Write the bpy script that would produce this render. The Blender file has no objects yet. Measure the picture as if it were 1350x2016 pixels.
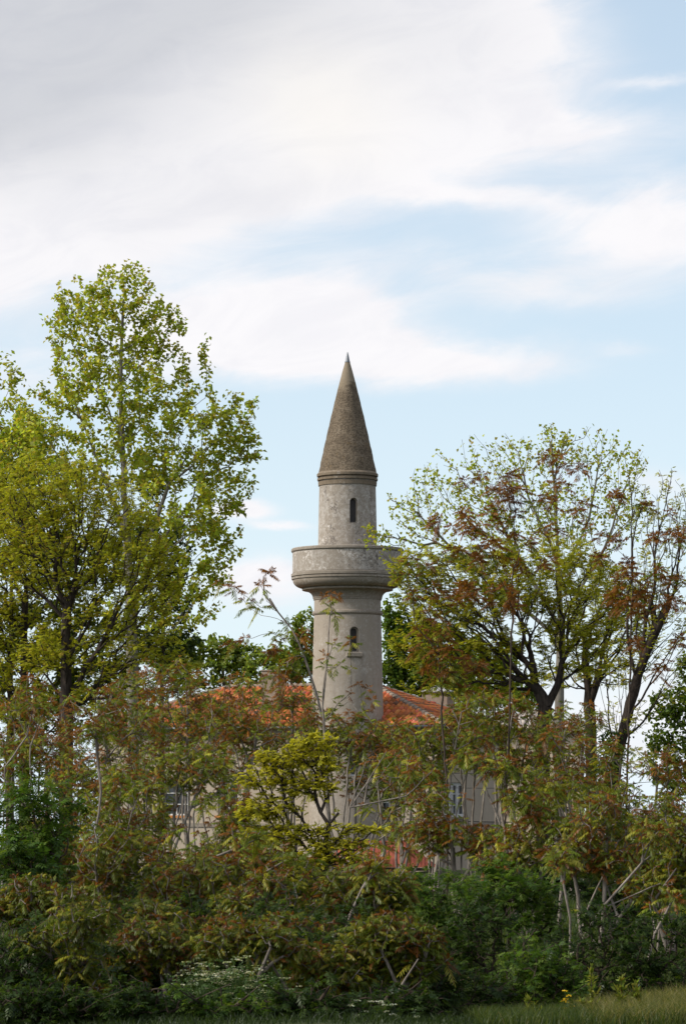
import bpy, bmesh, math, random
import numpy as np
from mathutils import Vector, Matrix

C = bpy.context.scene.collection
R = math.radians
# ------------------------------------------------------------------ camera
F = 6200.0                      # focal length in photograph pixels (1350 wide)
TILT = math.atan((1585 - 1008) / F)
EYE = 1.7
cam_d = bpy.data.cameras.new('camera')
cam_d.sensor_fit = 'HORIZONTAL'; cam_d.sensor_width = 24.0
cam_d.lens = 24.0 * F / 1350
cam_d.clip_start = 0.5; cam_d.clip_end = 60000
cam = bpy.data.objects.new('camera', cam_d); C.objects.link(cam)
cam.location = (0, 0, EYE); cam.rotation_euler = (math.pi / 2 + TILT, 0, 0)
bpy.context.scene.camera = cam

def pix(px, py, Y):
    dx = (px - 675) / F; dy = (1008 - py) / F
    d = np.array([dx, math.cos(TILT) - dy * math.sin(TILT), math.sin(TILT) + dy * math.cos(TILT)])
    p = d * (Y / d[1]); p[2] += EYE
    return p

# ------------------------------------------------------------------ light and exposure
vs = bpy.context.scene.view_settings
vs.view_transform = 'Standard'; vs.look = 'None'; vs.gamma = 1; vs.use_curve_mapping = False
vs.exposure = 0.08
SUN_DIR = Vector((-0.92, -0.26, 0.66)).normalized()      # towards the sun: left, a little behind the camera
sun_el = math.asin(SUN_DIR.z)
sd = bpy.data.lights.new('sun', 'SUN'); sd.energy = 3.6; sd.angle = R(12); sd.color = (1.0, 0.90, 0.76)
so = bpy.data.objects.new('sun', sd); C.objects.link(so)
so.rotation_euler = (-SUN_DIR).to_track_quat('-Z', 'Y').to_euler(); so.location = (-40, -20, 60)

cy = bpy.context.scene.cycles
cy.max_bounces = 9; cy.diffuse_bounces = 6; cy.glossy_bounces = 2; cy.transmission_bounces = 6
cy.transparent_max_bounces = 4; cy.caustics_reflective = False; cy.caustics_refractive = False

# ---- world: Nishita sky with cloud banks laid out by azimuth and elevation
world = bpy.data.worlds.new('World'); bpy.context.scene.world = world; world.use_nodes = True
wt = world.node_tree; wt.nodes.clear()
def _in(nt, sock, v):
    if isinstance(v, bpy.types.NodeSocket): nt.links.new(v, sock)
    elif v is not None: sock.default_value = v
def M(nt, op, a, b=None, c=None, clamp=False):
    n = nt.nodes.new('ShaderNodeMath'); n.operation = op; n.use_clamp = clamp
    _in(nt, n.inputs[0], a); _in(nt, n.inputs[1], b); _in(nt, n.inputs[2], c)
    return n.outputs[0]
def MIX(nt, f, a, b, blend='MIX'):
    n = nt.nodes.new('ShaderNodeMix'); n.data_type = 'RGBA'; n.blend_type = blend
    _in(nt, n.inputs[0], f); _in(nt, n.inputs[6], a); _in(nt, n.inputs[7], b)
    return n.outputs[2]
def NOISE(nt, vec, scale, detail=4, rough=0.55, dist=0.0, dims='3D'):
    n = nt.nodes.new('ShaderNodeTexNoise'); n.noise_dimensions = dims
    _in(nt, n.inputs['Vector'], vec); n.inputs['Scale'].default_value = scale
    n.inputs['Detail'].default_value = detail; n.inputs['Roughness'].default_value = rough
    n.inputs['Distortion'].default_value = dist
    return n.outputs['Fac']
def RAMP(nt, f, stops):
    n = nt.nodes.new('ShaderNodeValToRGB'); _in(nt, n.inputs[0], f)
    e = n.color_ramp.elements
    while len(e) < len(stops): e.new(0.5)
    for k, (p, col) in enumerate(stops):
        e[k].position = p; e[k].color = (*col, 1) if len(col) == 3 else col
    return n.outputs[0]
def SMOOTH(nt, v, a, b):
    n = nt.nodes.new('ShaderNodeMapRange'); n.interpolation_type = 'SMOOTHSTEP'
    _in(nt, n.inputs[0], v); n.inputs[1].default_value = a; n.inputs[2].default_value = b
    return n.outputs[0]
def COMB(nt, x, y, z=0.0):
    n = nt.nodes.new('ShaderNodeCombineXYZ')
    _in(nt, n.inputs[0], x); _in(nt, n.inputs[1], y); _in(nt, n.inputs[2], z)
    return n.outputs[0]

tc = wt.nodes.new('ShaderNodeTexCoord'); sp = wt.nodes.new('ShaderNodeSeparateXYZ')
wt.links.new(tc.outputs['Generated'], sp.inputs[0])
az = M(wt, 'ARCTAN2', sp.outputs[0], sp.outputs[1])
el = M(wt, 'ARCSINE', sp.outputs[2])
AX = M(wt, 'MULTIPLY_ADD', az, 6.2, 0.675)       # degrees of sky across, in handy units
AY = M(wt, 'MULTIPLY_ADD', el, -6.2, 1.585)
P0 = COMB(wt, AX, AY)
PS = COMB(wt, M(wt, 'MULTIPLY', AX, 0.55), AY, 3.0)          # stretched sideways: cloud banks lie flat
w1 = NOISE(wt, PS, 2.2, 3, 0.5); w2 = NOISE(wt, COMB(wt, M(wt, 'MULTIPLY', AX, 0.55), AY, 9.0), 2.2, 3, 0.5)
w3 = NOISE(wt, COMB(wt, M(wt, 'MULTIPLY', AX, 0.5), AY, 5.0), 7.0, 5, 0.6)
WX = M(wt, 'ADD', AX, M(wt, 'MULTIPLY_ADD', w1, 0.20, -0.10))
WY = M(wt, 'ADD', AY, M(wt, 'ADD', M(wt, 'MULTIPLY_ADD', w2, 0.10, -0.05), M(wt, 'MULTIPLY_ADD', w3, 0.09, -0.045)))
def blob(cx, cy_, rx, ry, rot, wgt):
    c, s = math.cos(R(rot)), math.sin(R(rot))
    dx = M(wt, 'SUBTRACT', WX, cx); dy = M(wt, 'SUBTRACT', WY, cy_)
    u = M(wt, 'MULTIPLY_ADD', dx, c / rx, M(wt, 'MULTIPLY', dy, s / rx))
    v = M(wt, 'MULTIPLY_ADD', dx, -s / ry, M(wt, 'MULTIPLY', dy, c / ry))
    q = M(wt, 'MULTIPLY_ADD', u, u, M(wt, 'MULTIPLY', v, v))
    return M(wt, 'MULTIPLY', M(wt, 'EXPONENT', M(wt, 'MULTIPLY', q, -1.0)), wgt)
def field(blobs):
    acc = None
    for b in blobs:
        x = blob(*b); acc = x if acc is None else M(wt, 'ADD', acc, x)
    return acc
dens = field([
    (0.02, 0.10, 0.55, 0.34, 0, 1.0), (0.52, 0.10, 0.42, 0.25, 0, 1.0), (0.95, 0.06, 0.20, 0.20, 0, 0.9),
    (0.52, 0.30, 0.34, 0.12, -10, 0.8), (0.04, 0.44, 0.34, 0.11, 0, 0.8), (-0.08, 0.58, 0.22, 0.10, 0, 0.45),
    (1.05, 0.285, 0.34, 0.055, -4, 0.55), (0.88, 0.385, 0.26, 0.022, 6, 0.40), (1.29, 0.46, 0.22, 0.09, -4, 0.9),
    (1.02, 0.555, 0.28, 0.045, 8, 0.42), (0.62, 0.64, 0.25, 0.080, 4, 0.95), (0.82, 0.70, 0.33, 0.045, 2, 0.8), (0.42, 0.67, 0.18, 0.07, 0, 0.7),
    (1.29, 0.165, 0.08, 0.014, -8, 0.40), (0.47, 1.02, 0.065, 0.024, 0, 0.9), (0.53, 1.17, 0.12, 0.05, 0, 0.8),
    (0.55, 1.055, 0.07, 0.010, 0, 0.45), (1.33, 0.97, 0.10, 0.05, 0, 0.35), (0.05, 0.74, 0.20, 0.06, 0, 0.30), (1.2, 1.44, 0.5, 0.14, 0, 0.5), (1.27, 0.69, 0.07, 0.015, 10, 0.22),
])
# everywhere outside the part of sky in the photograph: broken cloud
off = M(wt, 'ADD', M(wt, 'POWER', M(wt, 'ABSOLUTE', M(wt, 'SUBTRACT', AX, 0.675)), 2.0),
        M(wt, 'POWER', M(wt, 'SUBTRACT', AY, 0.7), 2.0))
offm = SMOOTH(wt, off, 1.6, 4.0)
gen = NOISE(wt, tc.outputs['Generated'], 2.6, 6, 0.55)
genm = M(wt, 'MULTIPLY', SMOOTH(wt, gen, 0.40, 0.60), offm)
fine = M(wt, 'MULTIPLY_ADD', w3, 0.55, -0.27)
wspm = NOISE(wt, COMB(wt, M(wt, 'MULTIPLY_ADD', AY, -1.0, M(wt, 'MULTIPLY', AX, 2.0)), M(wt, 'MULTIPLY_ADD', AX, 1.4, M(wt, 'MULTIPLY', AY, 7.0)), 7.0), 1.5, 8, 0.6, 0.8)
fine = M(wt, 'ADD', fine, M(wt, 'MULTIPLY_ADD', wspm, 1.5, -0.75))
m0 = M(wt, 'ADD', dens, M(wt, 'MULTIPLY', fine, M(wt, 'MINIMUM', M(wt, 'ADD', dens, 0.06), 0.7)))
mask = M(wt, 'MAXIMUM', SMOOTH(wt, m0, 0.04, 0.78), genm)
grey = field([(0.05, 0.06, 0.50, 0.24, 0, 1.0), (0.40, 0.0, 0.40, 0.13, 0, 0.5), (-0.1, 0.25, 0.3, 0.14, 0, 0.55), (0.90, 0.09, 0.22, 0.16, 0, 0.22), (0.45,0.40,0.25,0.07,-8,0.22), (1.05,0.55,0.25,0.05,0,0.15)])
grey = M(wt, 'ADD', grey, M(wt, 'MULTIPLY', M(wt, 'SUBTRACT', w1, 0.5), 0.25), clamp=True)
glow = field([(0.62, 0.22, 0.17, 0.13, 0, 1.0)])
ccol = MIX(wt, grey, (7.15, 7.05, 7.2, 1), (4.8, 4.9, 5.2, 1))
wisp = NOISE(wt, COMB(wt, M(wt, 'MULTIPLY_ADD', AY, -0.9, M(wt, 'MULTIPLY', AX, 2.2)), M(wt, 'MULTIPLY_ADD', AX, 1.6, M(wt, 'MULTIPLY', AY, 6.0)), 2.0), 1.6, 8, 0.62, 0.9)
ccol = MIX(wt, SMOOTH(wt, wisp, 0.36, 0.72), ccol, MIX(wt, 1.0, ccol, (0.93, 0.937, 0.955, 1), 'MULTIPLY'))
ccol = MIX(wt, M(wt, 'MULTIPLY', offm, SMOOTH(wt, M(wt, 'MULTIPLY', sp.outputs[0], -1.0), -0.1, 0.5)), ccol, (10.5, 10.2, 9.8, 1))  # unseen cloud on the left brightened to add soft directional light
ccol = MIX(wt, M(wt, 'MULTIPLY', glow, 0.5), ccol, (7.4, 7.1, 6.6, 1))
sky = wt.nodes.new('ShaderNodeTexSky'); sky.sky_type = 'NISHITA'; sky.sun_disc = False
sky.sun_elevation = sun_el; sky.sun_rotation = math.atan2(SUN_DIR.x, SUN_DIR.y)
sky.air_density = 1.0; sky.dust_density = 0.6; sky.ozone_density = 1.0
veil = M(wt, 'MULTIPLY_ADD', M(wt, 'EXPONENT', M(wt, 'MULTIPLY', M(wt, 'ABSOLUTE', el), -9.0)), 0.50, 0.42)
thin = MIX(wt, veil, sky.outputs[0], (6.1, 7.15, 8.0, 1))      # a thin veil over the blue
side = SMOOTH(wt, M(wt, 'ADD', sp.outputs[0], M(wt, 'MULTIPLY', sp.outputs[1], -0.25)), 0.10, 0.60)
ccol = MIX(wt, M(wt, 'MULTIPLY', M(wt, 'MULTIPLY', side, offm), 0.7), ccol, (2.0, 2.1, 2.35, 1))  # unseen grey cloud added on the right to cut light from there
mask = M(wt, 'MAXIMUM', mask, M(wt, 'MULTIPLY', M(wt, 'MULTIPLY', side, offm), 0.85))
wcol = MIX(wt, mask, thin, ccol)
bg = wt.nodes.new('ShaderNodeBackground'); bg.inputs[1].default_value = 0.13
wo = wt.nodes.new('ShaderNodeOutputWorld')
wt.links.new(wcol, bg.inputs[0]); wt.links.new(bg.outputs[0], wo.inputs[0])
world.cycles.sampling_method = 'MANUAL'; world.cycles.sample_map_resolution = 512

# ------------------------------------------------------------------ materials
def new_mat(name):
    m = bpy.data.materials.new(name); m.use_nodes = True
    nt = m.node_tree; nt.nodes.clear()
    out = nt.nodes.new('ShaderNodeOutputMaterial')
    return m, nt, out
def principled(nt, out, col, rough=0.8, bump=None, bstr=0.3, bdist=0.02, metal=0.0, spec=0.3):
    p = nt.nodes.new('ShaderNodeBsdfPrincipled')
    _in(nt, p.inputs['Base Color'], col if isinstance(col, bpy.types.NodeSocket) else (*col, 1))
    _in(nt, p.inputs['Roughness'], rough); p.inputs['Metallic'].default_value = metal
    p.inputs['Specular IOR Level'].default_value = spec
    if bump is not None:
        b = nt.nodes.new('ShaderNodeBump'); b.inputs['Strength'].default_value = bstr; b.inputs['Distance'].default_value = bdist
        nt.links.new(bump, b.inputs['Height']); nt.links.new(b.outputs[0], p.inputs['Normal'])
    nt.links.new(p.outputs[0], out.inputs[0])
    return p
def objco(nt):
    return nt.nodes.new('ShaderNodeTexCoord').outputs['Object']
def scaled(nt, vec, s):
    n = nt.nodes.new('ShaderNodeMapping'); nt.links.new(vec, n.inputs[0]); n.inputs['Scale'].default_value = s
    return n.outputs[0]
def attr(nt, name='tint'):
    n = nt.nodes.new('ShaderNodeAttribute'); n.attribute_name = name
    return n.outputs['Color']

def leaf_material(name, trans=0.35, gloss=0.05, rough=0.45):
    m, nt, out = new_mat(name)
    col = attr(nt)
    d = nt.nodes.new('ShaderNodeBsdfDiffuse'); nt.links.new(col, d.inputs[0])
    t = nt.nodes.new('ShaderNodeBsdfTranslucent')
    tcol = MIX(nt, 1.0, col, (1.25, 1.2, 0.55, 1), 'MULTIPLY'); nt.links.new(tcol, t.inputs[0])
    a = nt.nodes.new('ShaderNodeMixShader'); a.inputs[0].default_value = trans
    nt.links.new(d.outputs[0], a.inputs[1]); nt.links.new(t.outputs[0], a.inputs[2])
    g = nt.nodes.new('ShaderNodeBsdfGlossy'); g.inputs['Roughness'].default_value = rough
    g.inputs[0].default_value = (0.9, 0.95, 1, 1)
    b = nt.nodes.new('ShaderNodeMixShader'); b.inputs[0].default_value = gloss
    nt.links.new(a.outputs[0], b.inputs[1]); nt.links.new(g.outputs[0], b.inputs[2])
    nt.links.new(b.outputs[0], out.inputs[0])
    return m
def bark_material(name, dark, light, scale=(6, 6, 1.2), mid=0.5):
    m, nt, out = new_mat(name)
    co = objco(nt)
    n = NOISE(nt, scaled(nt, co, scale), 3.0, 6, 0.65, 0.4)
    n2 = NOISE(nt, co, 1.3, 3)
    f = M(nt, 'ADD', M(nt, 'MULTIPLY', n, 0.7), M(nt, 'MULTIPLY', n2, 0.3))
    col = RAMP(nt, f, [(mid - 0.15, dark), (mid + 0.15, light)])
    principled(nt, out, col, 0.9, n, 0.6, 0.03, spec=0.15)
    return m
def stucco_material(name, base, pale, dark, pale_amt=0.5, seed=0.0, spots=0.0):
    m, nt, out = new_mat(name)
    co = objco(nt)
    mp = nt.nodes.new('ShaderNodeMapping'); nt.links.new(co, mp.inputs[0]); mp.inputs['Location'].default_value = (seed, seed * 2.1, seed * .7)
    co = mp.outputs[0]
    big = NOISE(nt, scaled(nt, co, (1, 1, 0.55)), 0.9, 5, 0.6, 0.3)
    flake = NOISE(nt, co, 5.0, 8, 0.72, 0.5)
    fine_ = NOISE(nt, co, 30.0, 4, 0.7)
    streak = NOISE(nt, scaled(nt, co, (7, 7, 0.35)), 1.0, 4, 0.6)
    f1 = SMOOTH(nt, M(nt, 'ADD', M(nt, 'MULTIPLY', flake, 0.75), M(nt, 'MULTIPLY', big, 0.35)), 0.50, 0.66)
    col = MIX(nt, M(nt, 'MULTIPLY', f1, pale_amt), (*base, 1), (*pale, 1))
    f2 = SMOOTH(nt, M(nt, 'ADD', M(nt, 'MULTIPLY', streak, 0.55), M(nt, 'MULTIPLY', big, 0.5)), 0.52, 0.78)
    col = MIX(nt, M(nt, 'MULTIPLY', f2, 0.45), col, (*dark, 1))
    col = MIX(nt, M(nt, 'MULTIPLY_ADD', fine_, 0.45, -0.08), col, MIX(nt, 1.0, col, (0.7, 0.7, 0.72, 1), 'MULTIPLY'))
    if spots:
        sp_ = SMOOTH(nt, M(nt, 'ADD', M(nt, 'MULTIPLY', NOISE(nt, co, 8.0, 7, 0.75, 0.6), 0.8), M(nt, 'MULTIPLY', NOISE(nt, co, 0.8, 2), 0.25)), 0.56, 0.60)
        reg = SMOOTH(nt, NOISE(nt, co, 0.55, 3, 0.6, 0.5), 0.42, 0.62)
        col = MIX(nt, M(nt, 'MULTIPLY', M(nt, 'MULTIPLY', sp_, reg), spots), col, (0.60, 0.58, 0.56, 1))
        reg2 = SMOOTH(nt, NOISE(nt, scaled(nt, co, (1, 1, .5)), 0.7, 3, 0.6, 0.5), 0.40, 0.62)
        dk = SMOOTH(nt, M(nt, 'ADD', M(nt, 'MULTIPLY', NOISE(nt, co, 6.0, 8, 0.78, 0.8), 0.8), M(nt, 'MULTIPLY', NOISE(nt, scaled(nt, co, (1, 1, .6)), 1.1, 3), 0.3)), 0.575, 0.64)
        col = MIX(nt, M(nt, 'MULTIPLY', M(nt, 'MULTIPLY', dk, reg2), spots), col, (0.13, 0.115, 0.105, 1))
    h = M(nt, 'ADD', flake, M(nt, 'MULTIPLY', fine_, 0.4))
    principled(nt, out, col, 0.92, h, 0.22, 0.03, spec=0.15)
    return m
def plain(name, col, rough=0.7, metal=0.0, var=0.25, scale=8.0, spec=0.3):
    m, nt, out = new_mat(name)
    n = NOISE(nt, objco(nt), scale, 5, 0.6)
    c = MIX(nt, M(nt, 'MULTIPLY', n, var * 2), (*col, 1), (*[x * 0.55 for x in col], 1))
    principled(nt, out, c, rough, n, 0.2, 0.01, metal, spec)
    return m

MAT = {}
SPIRE_Z = pix(684, 758, 137.6)[2] + 1.35          # height of the patch line on the cone above the tower foot
MAT['leaf_soft'] = leaf_material('spring leaf', 0.50, 0.015)
MAT['leaf_gloss'] = leaf_material('glossy leaf', 0.42, 0.018, 0.42)
MAT['bark_dark'] = bark_material('dark furrowed bark', (0.018, 0.014, 0.013), (0.075, 0.06, 0.052))
MAT['bark_grey'] = bark_material('grey poplar bark', (0.10, 0.09, 0.08), (0.28, 0.26, 0.23))
MAT['bark_pale'] = bark_material('pale smooth bark', (0.085, 0.07, 0.06), (0.31, 0.28, 0.25), (5, 5, 2.0), 0.50)
MAT['bark_brown'] = bark_material('brown bark', (0.03, 0.024, 0.02), (0.10, 0.075, 0.06))
MAT['stucco'] = stucco_material('weathered render', (0.305, 0.272, 0.235), (0.50, 0.475, 0.45), (0.145, 0.135, 0.13), 0.75, 0.0, 0.95)
MAT['stucco_low'] = stucco_material('grey render', (0.34, 0.30, 0.255), (0.43, 0.39, 0.35), (0.185, 0.175, 0.175), 0.5, 4.3, 0.35)
MAT['stucco_trim'] = stucco_material('moulded render', (0.275, 0.242, 0.205), (0.36, 0.325, 0.285), (0.12, 0.105, 0.09), 0.5, 8.0, 0.4)
MAT['cornice'] = stucco_material('brown moulded render', (0.19, 0.152, 0.112), (0.26, 0.215, 0.165), (0.085, 0.07, 0.055), 0.5, 5.0, 0.4)
MAT['wall_grey'] = stucco_material('house render', (0.43, 0.37, 0.30), (0.50, 0.44, 0.36), (0.26, 0.23, 0.20), 0.5, 2.0)
MAT['wall_cream'] = stucco_material('cream render', (0.62, 0.52, 0.40), (0.68, 0.60, 0.48), (0.48, 0.40, 0.30), 0.4, 6.0)
MAT['chimney'] = stucco_material('old chimney render', (0.27, 0.22, 0.18), (0.36, 0.31, 0.26), (0.13, 0.11, 0.09), 0.6, 3.0)
MAT['metal_grey'] = plain('zinc sheet', (0.22, 0.24, 0.27), 0.5, 0.6)
MAT['white_paint'] = plain('old white paint', (0.62, 0.63, 0.64), 0.6, 0, 0.15)
MAT['glass'] = plain('dark window glass', (0.035, 0.042, 0.05), 0.12, 0, 0.2, 2.0, 0.6)
MAT['dark_pane'] = plain('dark shutter pane', (0.045, 0.042, 0.045), 0.5, 0, 0.2)
MAT['cable'] = plain('black cable', (0.02, 0.02, 0.022), 0.6)
MAT['orange_paint'] = plain('orange render', (0.55, 0.22, 0.06), 0.8, 0, 0.3)
MAT['zinc_cap'] = plain('pale lead sheet', (0.42, 0.42, 0.43), 0.7, 0, 0.4, 5)
def _m():
    m, nt, out = new_mat('roof tiles')
    co = objco(nt); n = NOISE(nt, co, 9.0, 6, 0.7)
    c = MIX(nt, SMOOTH(nt, M(nt, 'ADD', M(nt, 'MULTIPLY', n, .6), M(nt, 'MULTIPLY', NOISE(nt, co, 1.2, 4, .6), .45)), 0.56, 0.74), attr(nt), (0.14, 0.085, 0.055, 1))
    principled(nt, out, c, 0.85, n, 0.3, 0.01, spec=0.2); return m
MAT['tile'] = _m()
def _m():
    m, nt, out = new_mat('spire render')
    co = objco(nt)
    # thin joints of small stones, speckled with lichen and holes
    sx = nt.nodes.new('ShaderNodeSeparateXYZ'); nt.links.new(co, sx.inputs[0])
    ang = M(nt, 'ARCTAN2', sx.outputs[0], sx.outputs[1])
    v = nt.nodes.new('ShaderNodeTexVoronoi'); v.feature = 'F1'
    nt.links.new(scaled(nt, co, (11, 11, 15)), v.inputs['Vector']); v.inputs['Scale'].default_value = 1.0
    d = v.outputs['Distance']
    n = NOISE(nt, co, 2.0, 6, 0.65); n2 = NOISE(nt, co, 16.0, 5, 0.75)
    c = RAMP(nt, n, [(0.3, (0.115, 0.093, 0.070)), (0.55, (0.185, 0.150, 0.112)), (0.75, (0.25, 0.21, 0.165))])
    c = MIX(nt, M(nt, 'MULTIPLY', SMOOTH(nt, n2, 0.52, 0.66), 0.8), c, (0.07, 0.055, 0.04, 1))
    c = MIX(nt, M(nt, 'MULTIPLY', SMOOTH(nt, NOISE(nt, co, 1.1, 5, 0.7, 1.0), 0.56, 0.7), 0.5), c, (0.19, 0.12, 0.04, 1))
    c = MIX(nt, M(nt, 'MULTIPLY', SMOOTH(nt, d, 0.42, 0.75), 0.5), c, (0.05, 0.04, 0.03, 1))
    zz = M(nt, 'ADD', sx.outputs[2], M(nt, 'MULTIPLY_ADD', n, 2.6, -1.3))
    c = MIX(nt, SMOOTH(nt, zz, SPIRE_Z - 0.45, SPIRE_Z + 0.25), c, (0.235, 0.195, 0.145, 1))      # newer render near the point
    principled(nt, out, c, 0.95, M(nt, 'ADD', n2, M(nt, 'MULTIPLY', d, -0.5)), 0.6, 0.04, spec=0.1); return m
MAT['spire'] = _m()
MAT['spire_tip'] = stucco_material('spire tip render', (0.235, 0.195, 0.145), (0.28, 0.235, 0.18), (0.15, 0.122, 0.09), 0.5, 1.0)
def _m():
    m, nt, out = new_mat('red corrugated sheet')
    co = objco(nt); n = NOISE(nt, scaled(nt, co, (5, 1, 1)), 2.0, 6, 0.7)
    c = RAMP(nt, n, [(0.35, (0.16, 0.04, 0.028)), (0.55, (0.30, 0.075, 0.045)), (0.75, (0.40, 0.15, 0.07))])
    principled(nt, out, c, 0.7, None, spec=0.3); return m
MAT['red_sheet'] = _m()
def _m():
    m, nt, out = new_mat('earth and short growth')
    co = objco(nt); n = NOISE(nt, co, 1.5, 8, 0.7); n2 = NOISE(nt, co, 0.2, 3)
    c = RAMP(nt, M(nt, 'ADD', M(nt, 'MULTIPLY', n, 0.7), M(nt, 'MULTIPLY', n2, 0.3)),
             [(0.35, (0.016, 0.020, 0.009)), (0.5, (0.03, 0.045, 0.015)), (0.68, (0.07, 0.065, 0.03))])
    principled(nt, out, c, 0.95, n, 0.8, 0.08, spec=0.1); return m
MAT['ground'] = _m()
def _m():
    m, nt, out = new_mat('calm sea')
    co = objco(nt); n = NOISE(nt, scaled(nt, co, (0.05, 0.25, 1)), 1.0, 4)
    principled(nt, out, (0.10, 0.14, 0.16), 0.08, spec=0.6); return m
MAT['sea'] = _m()

# ------------------------------------------------------------------ object helpers
def tag(o, label=None, cat=None, group=None, kind=None):
    if label: o['label'] = label
    if cat: o['category'] = cat
    if group: o['group'] = group
    if kind: o['kind'] = kind
    return o
def empty(name, loc, label, cat, group=None, rz=0.0):
    o = bpy.data.objects.new(name, None); C.objects.link(o)
    o.location = loc; o.rotation_euler = (0, 0, rz); o.empty_display_size = 0.3
    return tag(o, label, cat, group)
def link(name, me, mat, parent=None):
    o = bpy.data.objects.new(name, me); C.objects.link(o)
    if mat is not None: me.materials.append(mat)
    if parent is not None: o.parent = parent
    return o
def mesh_np(name, verts, quads, cols=None, smooth=False):
    me = bpy.data.meshes.new(name)
    verts = np.ascontiguousarray(verts, dtype=np.float32); quads = np.ascontiguousarray(quads, dtype=np.int32)
    nv, nf, k = len(verts), len(quads), quads.shape[1]
    me.vertices.add(nv); me.vertices.foreach_set('co', verts.ravel())
    me.loops.add(nf * k); me.loops.foreach_set('vertex_index', quads.ravel())
    me.polygons.add(nf); me.polygons.foreach_set('loop_start', np.arange(0, nf * k, k, dtype=np.int32))
    if smooth: me.polygons.foreach_set('use_smooth', np.ones(nf, dtype=bool))
    if cols is not None:
        a = me.color_attributes.new('tint', 'FLOAT_COLOR', 'POINT')
        c4 = np.ones((nv, 4), dtype=np.float32); c4[:, :3] = np.clip(cols, 0, 1)
        a.data.foreach_set('color', c4.ravel())
    me.update(calc_edges=True); me.validate()
    return me
def bm_obj(name, bm, mat, parent=None, smooth=False):
    me = bpy.data.meshes.new(name); bm.normal_update(); bm.to_mesh(me); bm.free()
    if smooth: me.polygons.foreach_set('use_smooth', [True] * len(me.polygons))
    return link(name, me, mat, parent)
def add_box(bm, x0, x1, y0, y1, z0, z1, bev=0.0):
    r = bmesh.ops.create_cube(bm, size=1.0)
    for v in r['verts']:
        v.co = Vector(((x0 + x1) / 2 + v.co.x * (x1 - x0), (y0 + y1) / 2 + v.co.y * (y1 - y0), (z0 + z1) / 2 + v.co.z * (z1 - z0)))
    if bev:
        es = {e for v in r['verts'] for e in v.link_edges}
        bmesh.ops.bevel(bm, geom=list(es), offset=bev, segments=1, affect='EDGES')
def box_obj(name, b, mat, parent=None, bev=0.0):
    bm = bmesh.new(); add_box(bm, *b, bev=bev); return bm_obj(name, bm, mat, parent)
def add_prism(bm, pts, y0, y1):
    """closed outline in x, z pushed from y0 to y1"""
    a = [bm.verts.new((x, y0, z)) for x, z in pts]; b = [bm.verts.new((x, y1, z)) for x, z in pts]
    n = len(pts)
    bm.faces.new(a); bm.faces.new(b[::-1])
    for i in range(n): bm.faces.new((a[i], b[i], b[(i + 1) % n], a[(i + 1) % n]))
    bmesh.ops.recalc_face_normals(bm, faces=bm.faces[:])
def cut(o, cutters):
    """boolean-subtract closed bmeshes from o"""
    bm = bmesh.new()
    for c in cutters:
        t = bpy.data.meshes.new('t'); c.to_mesh(t); bm.from_mesh(t); bpy.data.meshes.remove(t); c.free()
    me = bpy.data.meshes.new('cutter'); bm.to_mesh(me); bm.free()
    co = bpy.data.objects.new('cutter', me); C.objects.link(co)
    co.parent = o.parent
    md = o.modifiers.new('cut', 'BOOLEAN'); md.operation = 'DIFFERENCE'; md.solver = 'EXACT'; md.object = co
    bpy.context.view_layer.update()
    dg = bpy.context.evaluated_depsgraph_get()
    new = bpy.data.meshes.new_from_object(o.evaluated_get(dg))
    o.modifiers.clear(); o.data = new
    bpy.data.objects.remove(co); bpy.data.meshes.remove(me)
def lathe(profile, seg=96, closed_ends=True):
    """profile: list of (r, z) bottom to top"""
    bm = bmesh.new(); rings = []
    for r, z in profile:
        rings.append([bm.verts.new((r * math.cos(2 * math.pi * k / seg), r * math.sin(2 * math.pi * k / seg), z)) for k in range(seg)])
    for a, b in zip(rings[:-1], rings[1:]):
        for k in range(seg):
            f = bm.faces.new((a[k], a[(k + 1) % seg], b[(k + 1) % seg], b[k]))
    if closed_ends:
        bm.faces.new(rings[0][::-1]); bm.faces.new(rings[-1])
    return bm
def smooth_by_angle(o, deg=30):
    bm = bmesh.new(); bm.from_mesh(o.data)
    for f in bm.faces: f.smooth = True
    for e in bm.edges:
        if len(e.link_faces) == 2 and e.calc_face_angle(0) > R(deg): e.smooth = False
        elif len(e.link_faces) != 2: e.smooth = False
    bm.to_mesh(o.data); bm.free()
def ground_z(x, y):
    x = np.asarray(x, float); y = np.asarray(y, float)
    s = np.clip((y - 34) / 110, 0, 1); s = s * s * (3 - 2 * s)
    e = np.clip((y - 165) / 90, 0, 1); e = e * e * (3 - 2 * e)
    b = 0.06 * np.sin(x * 0.9 + y * 0.35) + 0.05 * np.sin(x * 0.37 - y * 0.8 + 1.0)
    side = 0.10 * np.clip((x - 1.0) / 2.0, 0, 1) * np.clip((40 - y) / 10, 0, 1)
    return -1.2 * s - 7.0 * e + b + side

# ------------------------------------------------------------------ the setting
def sheet(name, xs, ys, zf, mat):
    X, Y = np.meshgrid(xs, ys); Z = zf(X, Y)
    v = np.stack([X.ravel(), Y.ravel(), Z.ravel()], 1)
    nx, ny = len(xs), len(ys)
    i = (np.arange(ny - 1)[:, None] * nx + np.arange(nx - 1)[None, :]).ravel()
    q = np.stack([i, i + 1, i + 1 + nx, i + nx], 1)
    o = link(name, mesh_np(name, v, q, smooth=True), mat); o['kind'] = 'structure'
    return o
sheet('ground', np.concatenate([np.linspace(-900, -45, 16), np.linspace(-40, 40, 120), np.linspace(45, 900, 16)]),
      np.concatenate([np.linspace(-60, 18, 12), np.linspace(20, 150, 190), np.linspace(156, 300, 26)]), ground_z, MAT['ground'])
sheet('sea', np.linspace(-26000, 26000, 40), np.linspace(225, 30000, 60), lambda x, y: x * 0 - 6.0, MAT['sea'])
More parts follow.
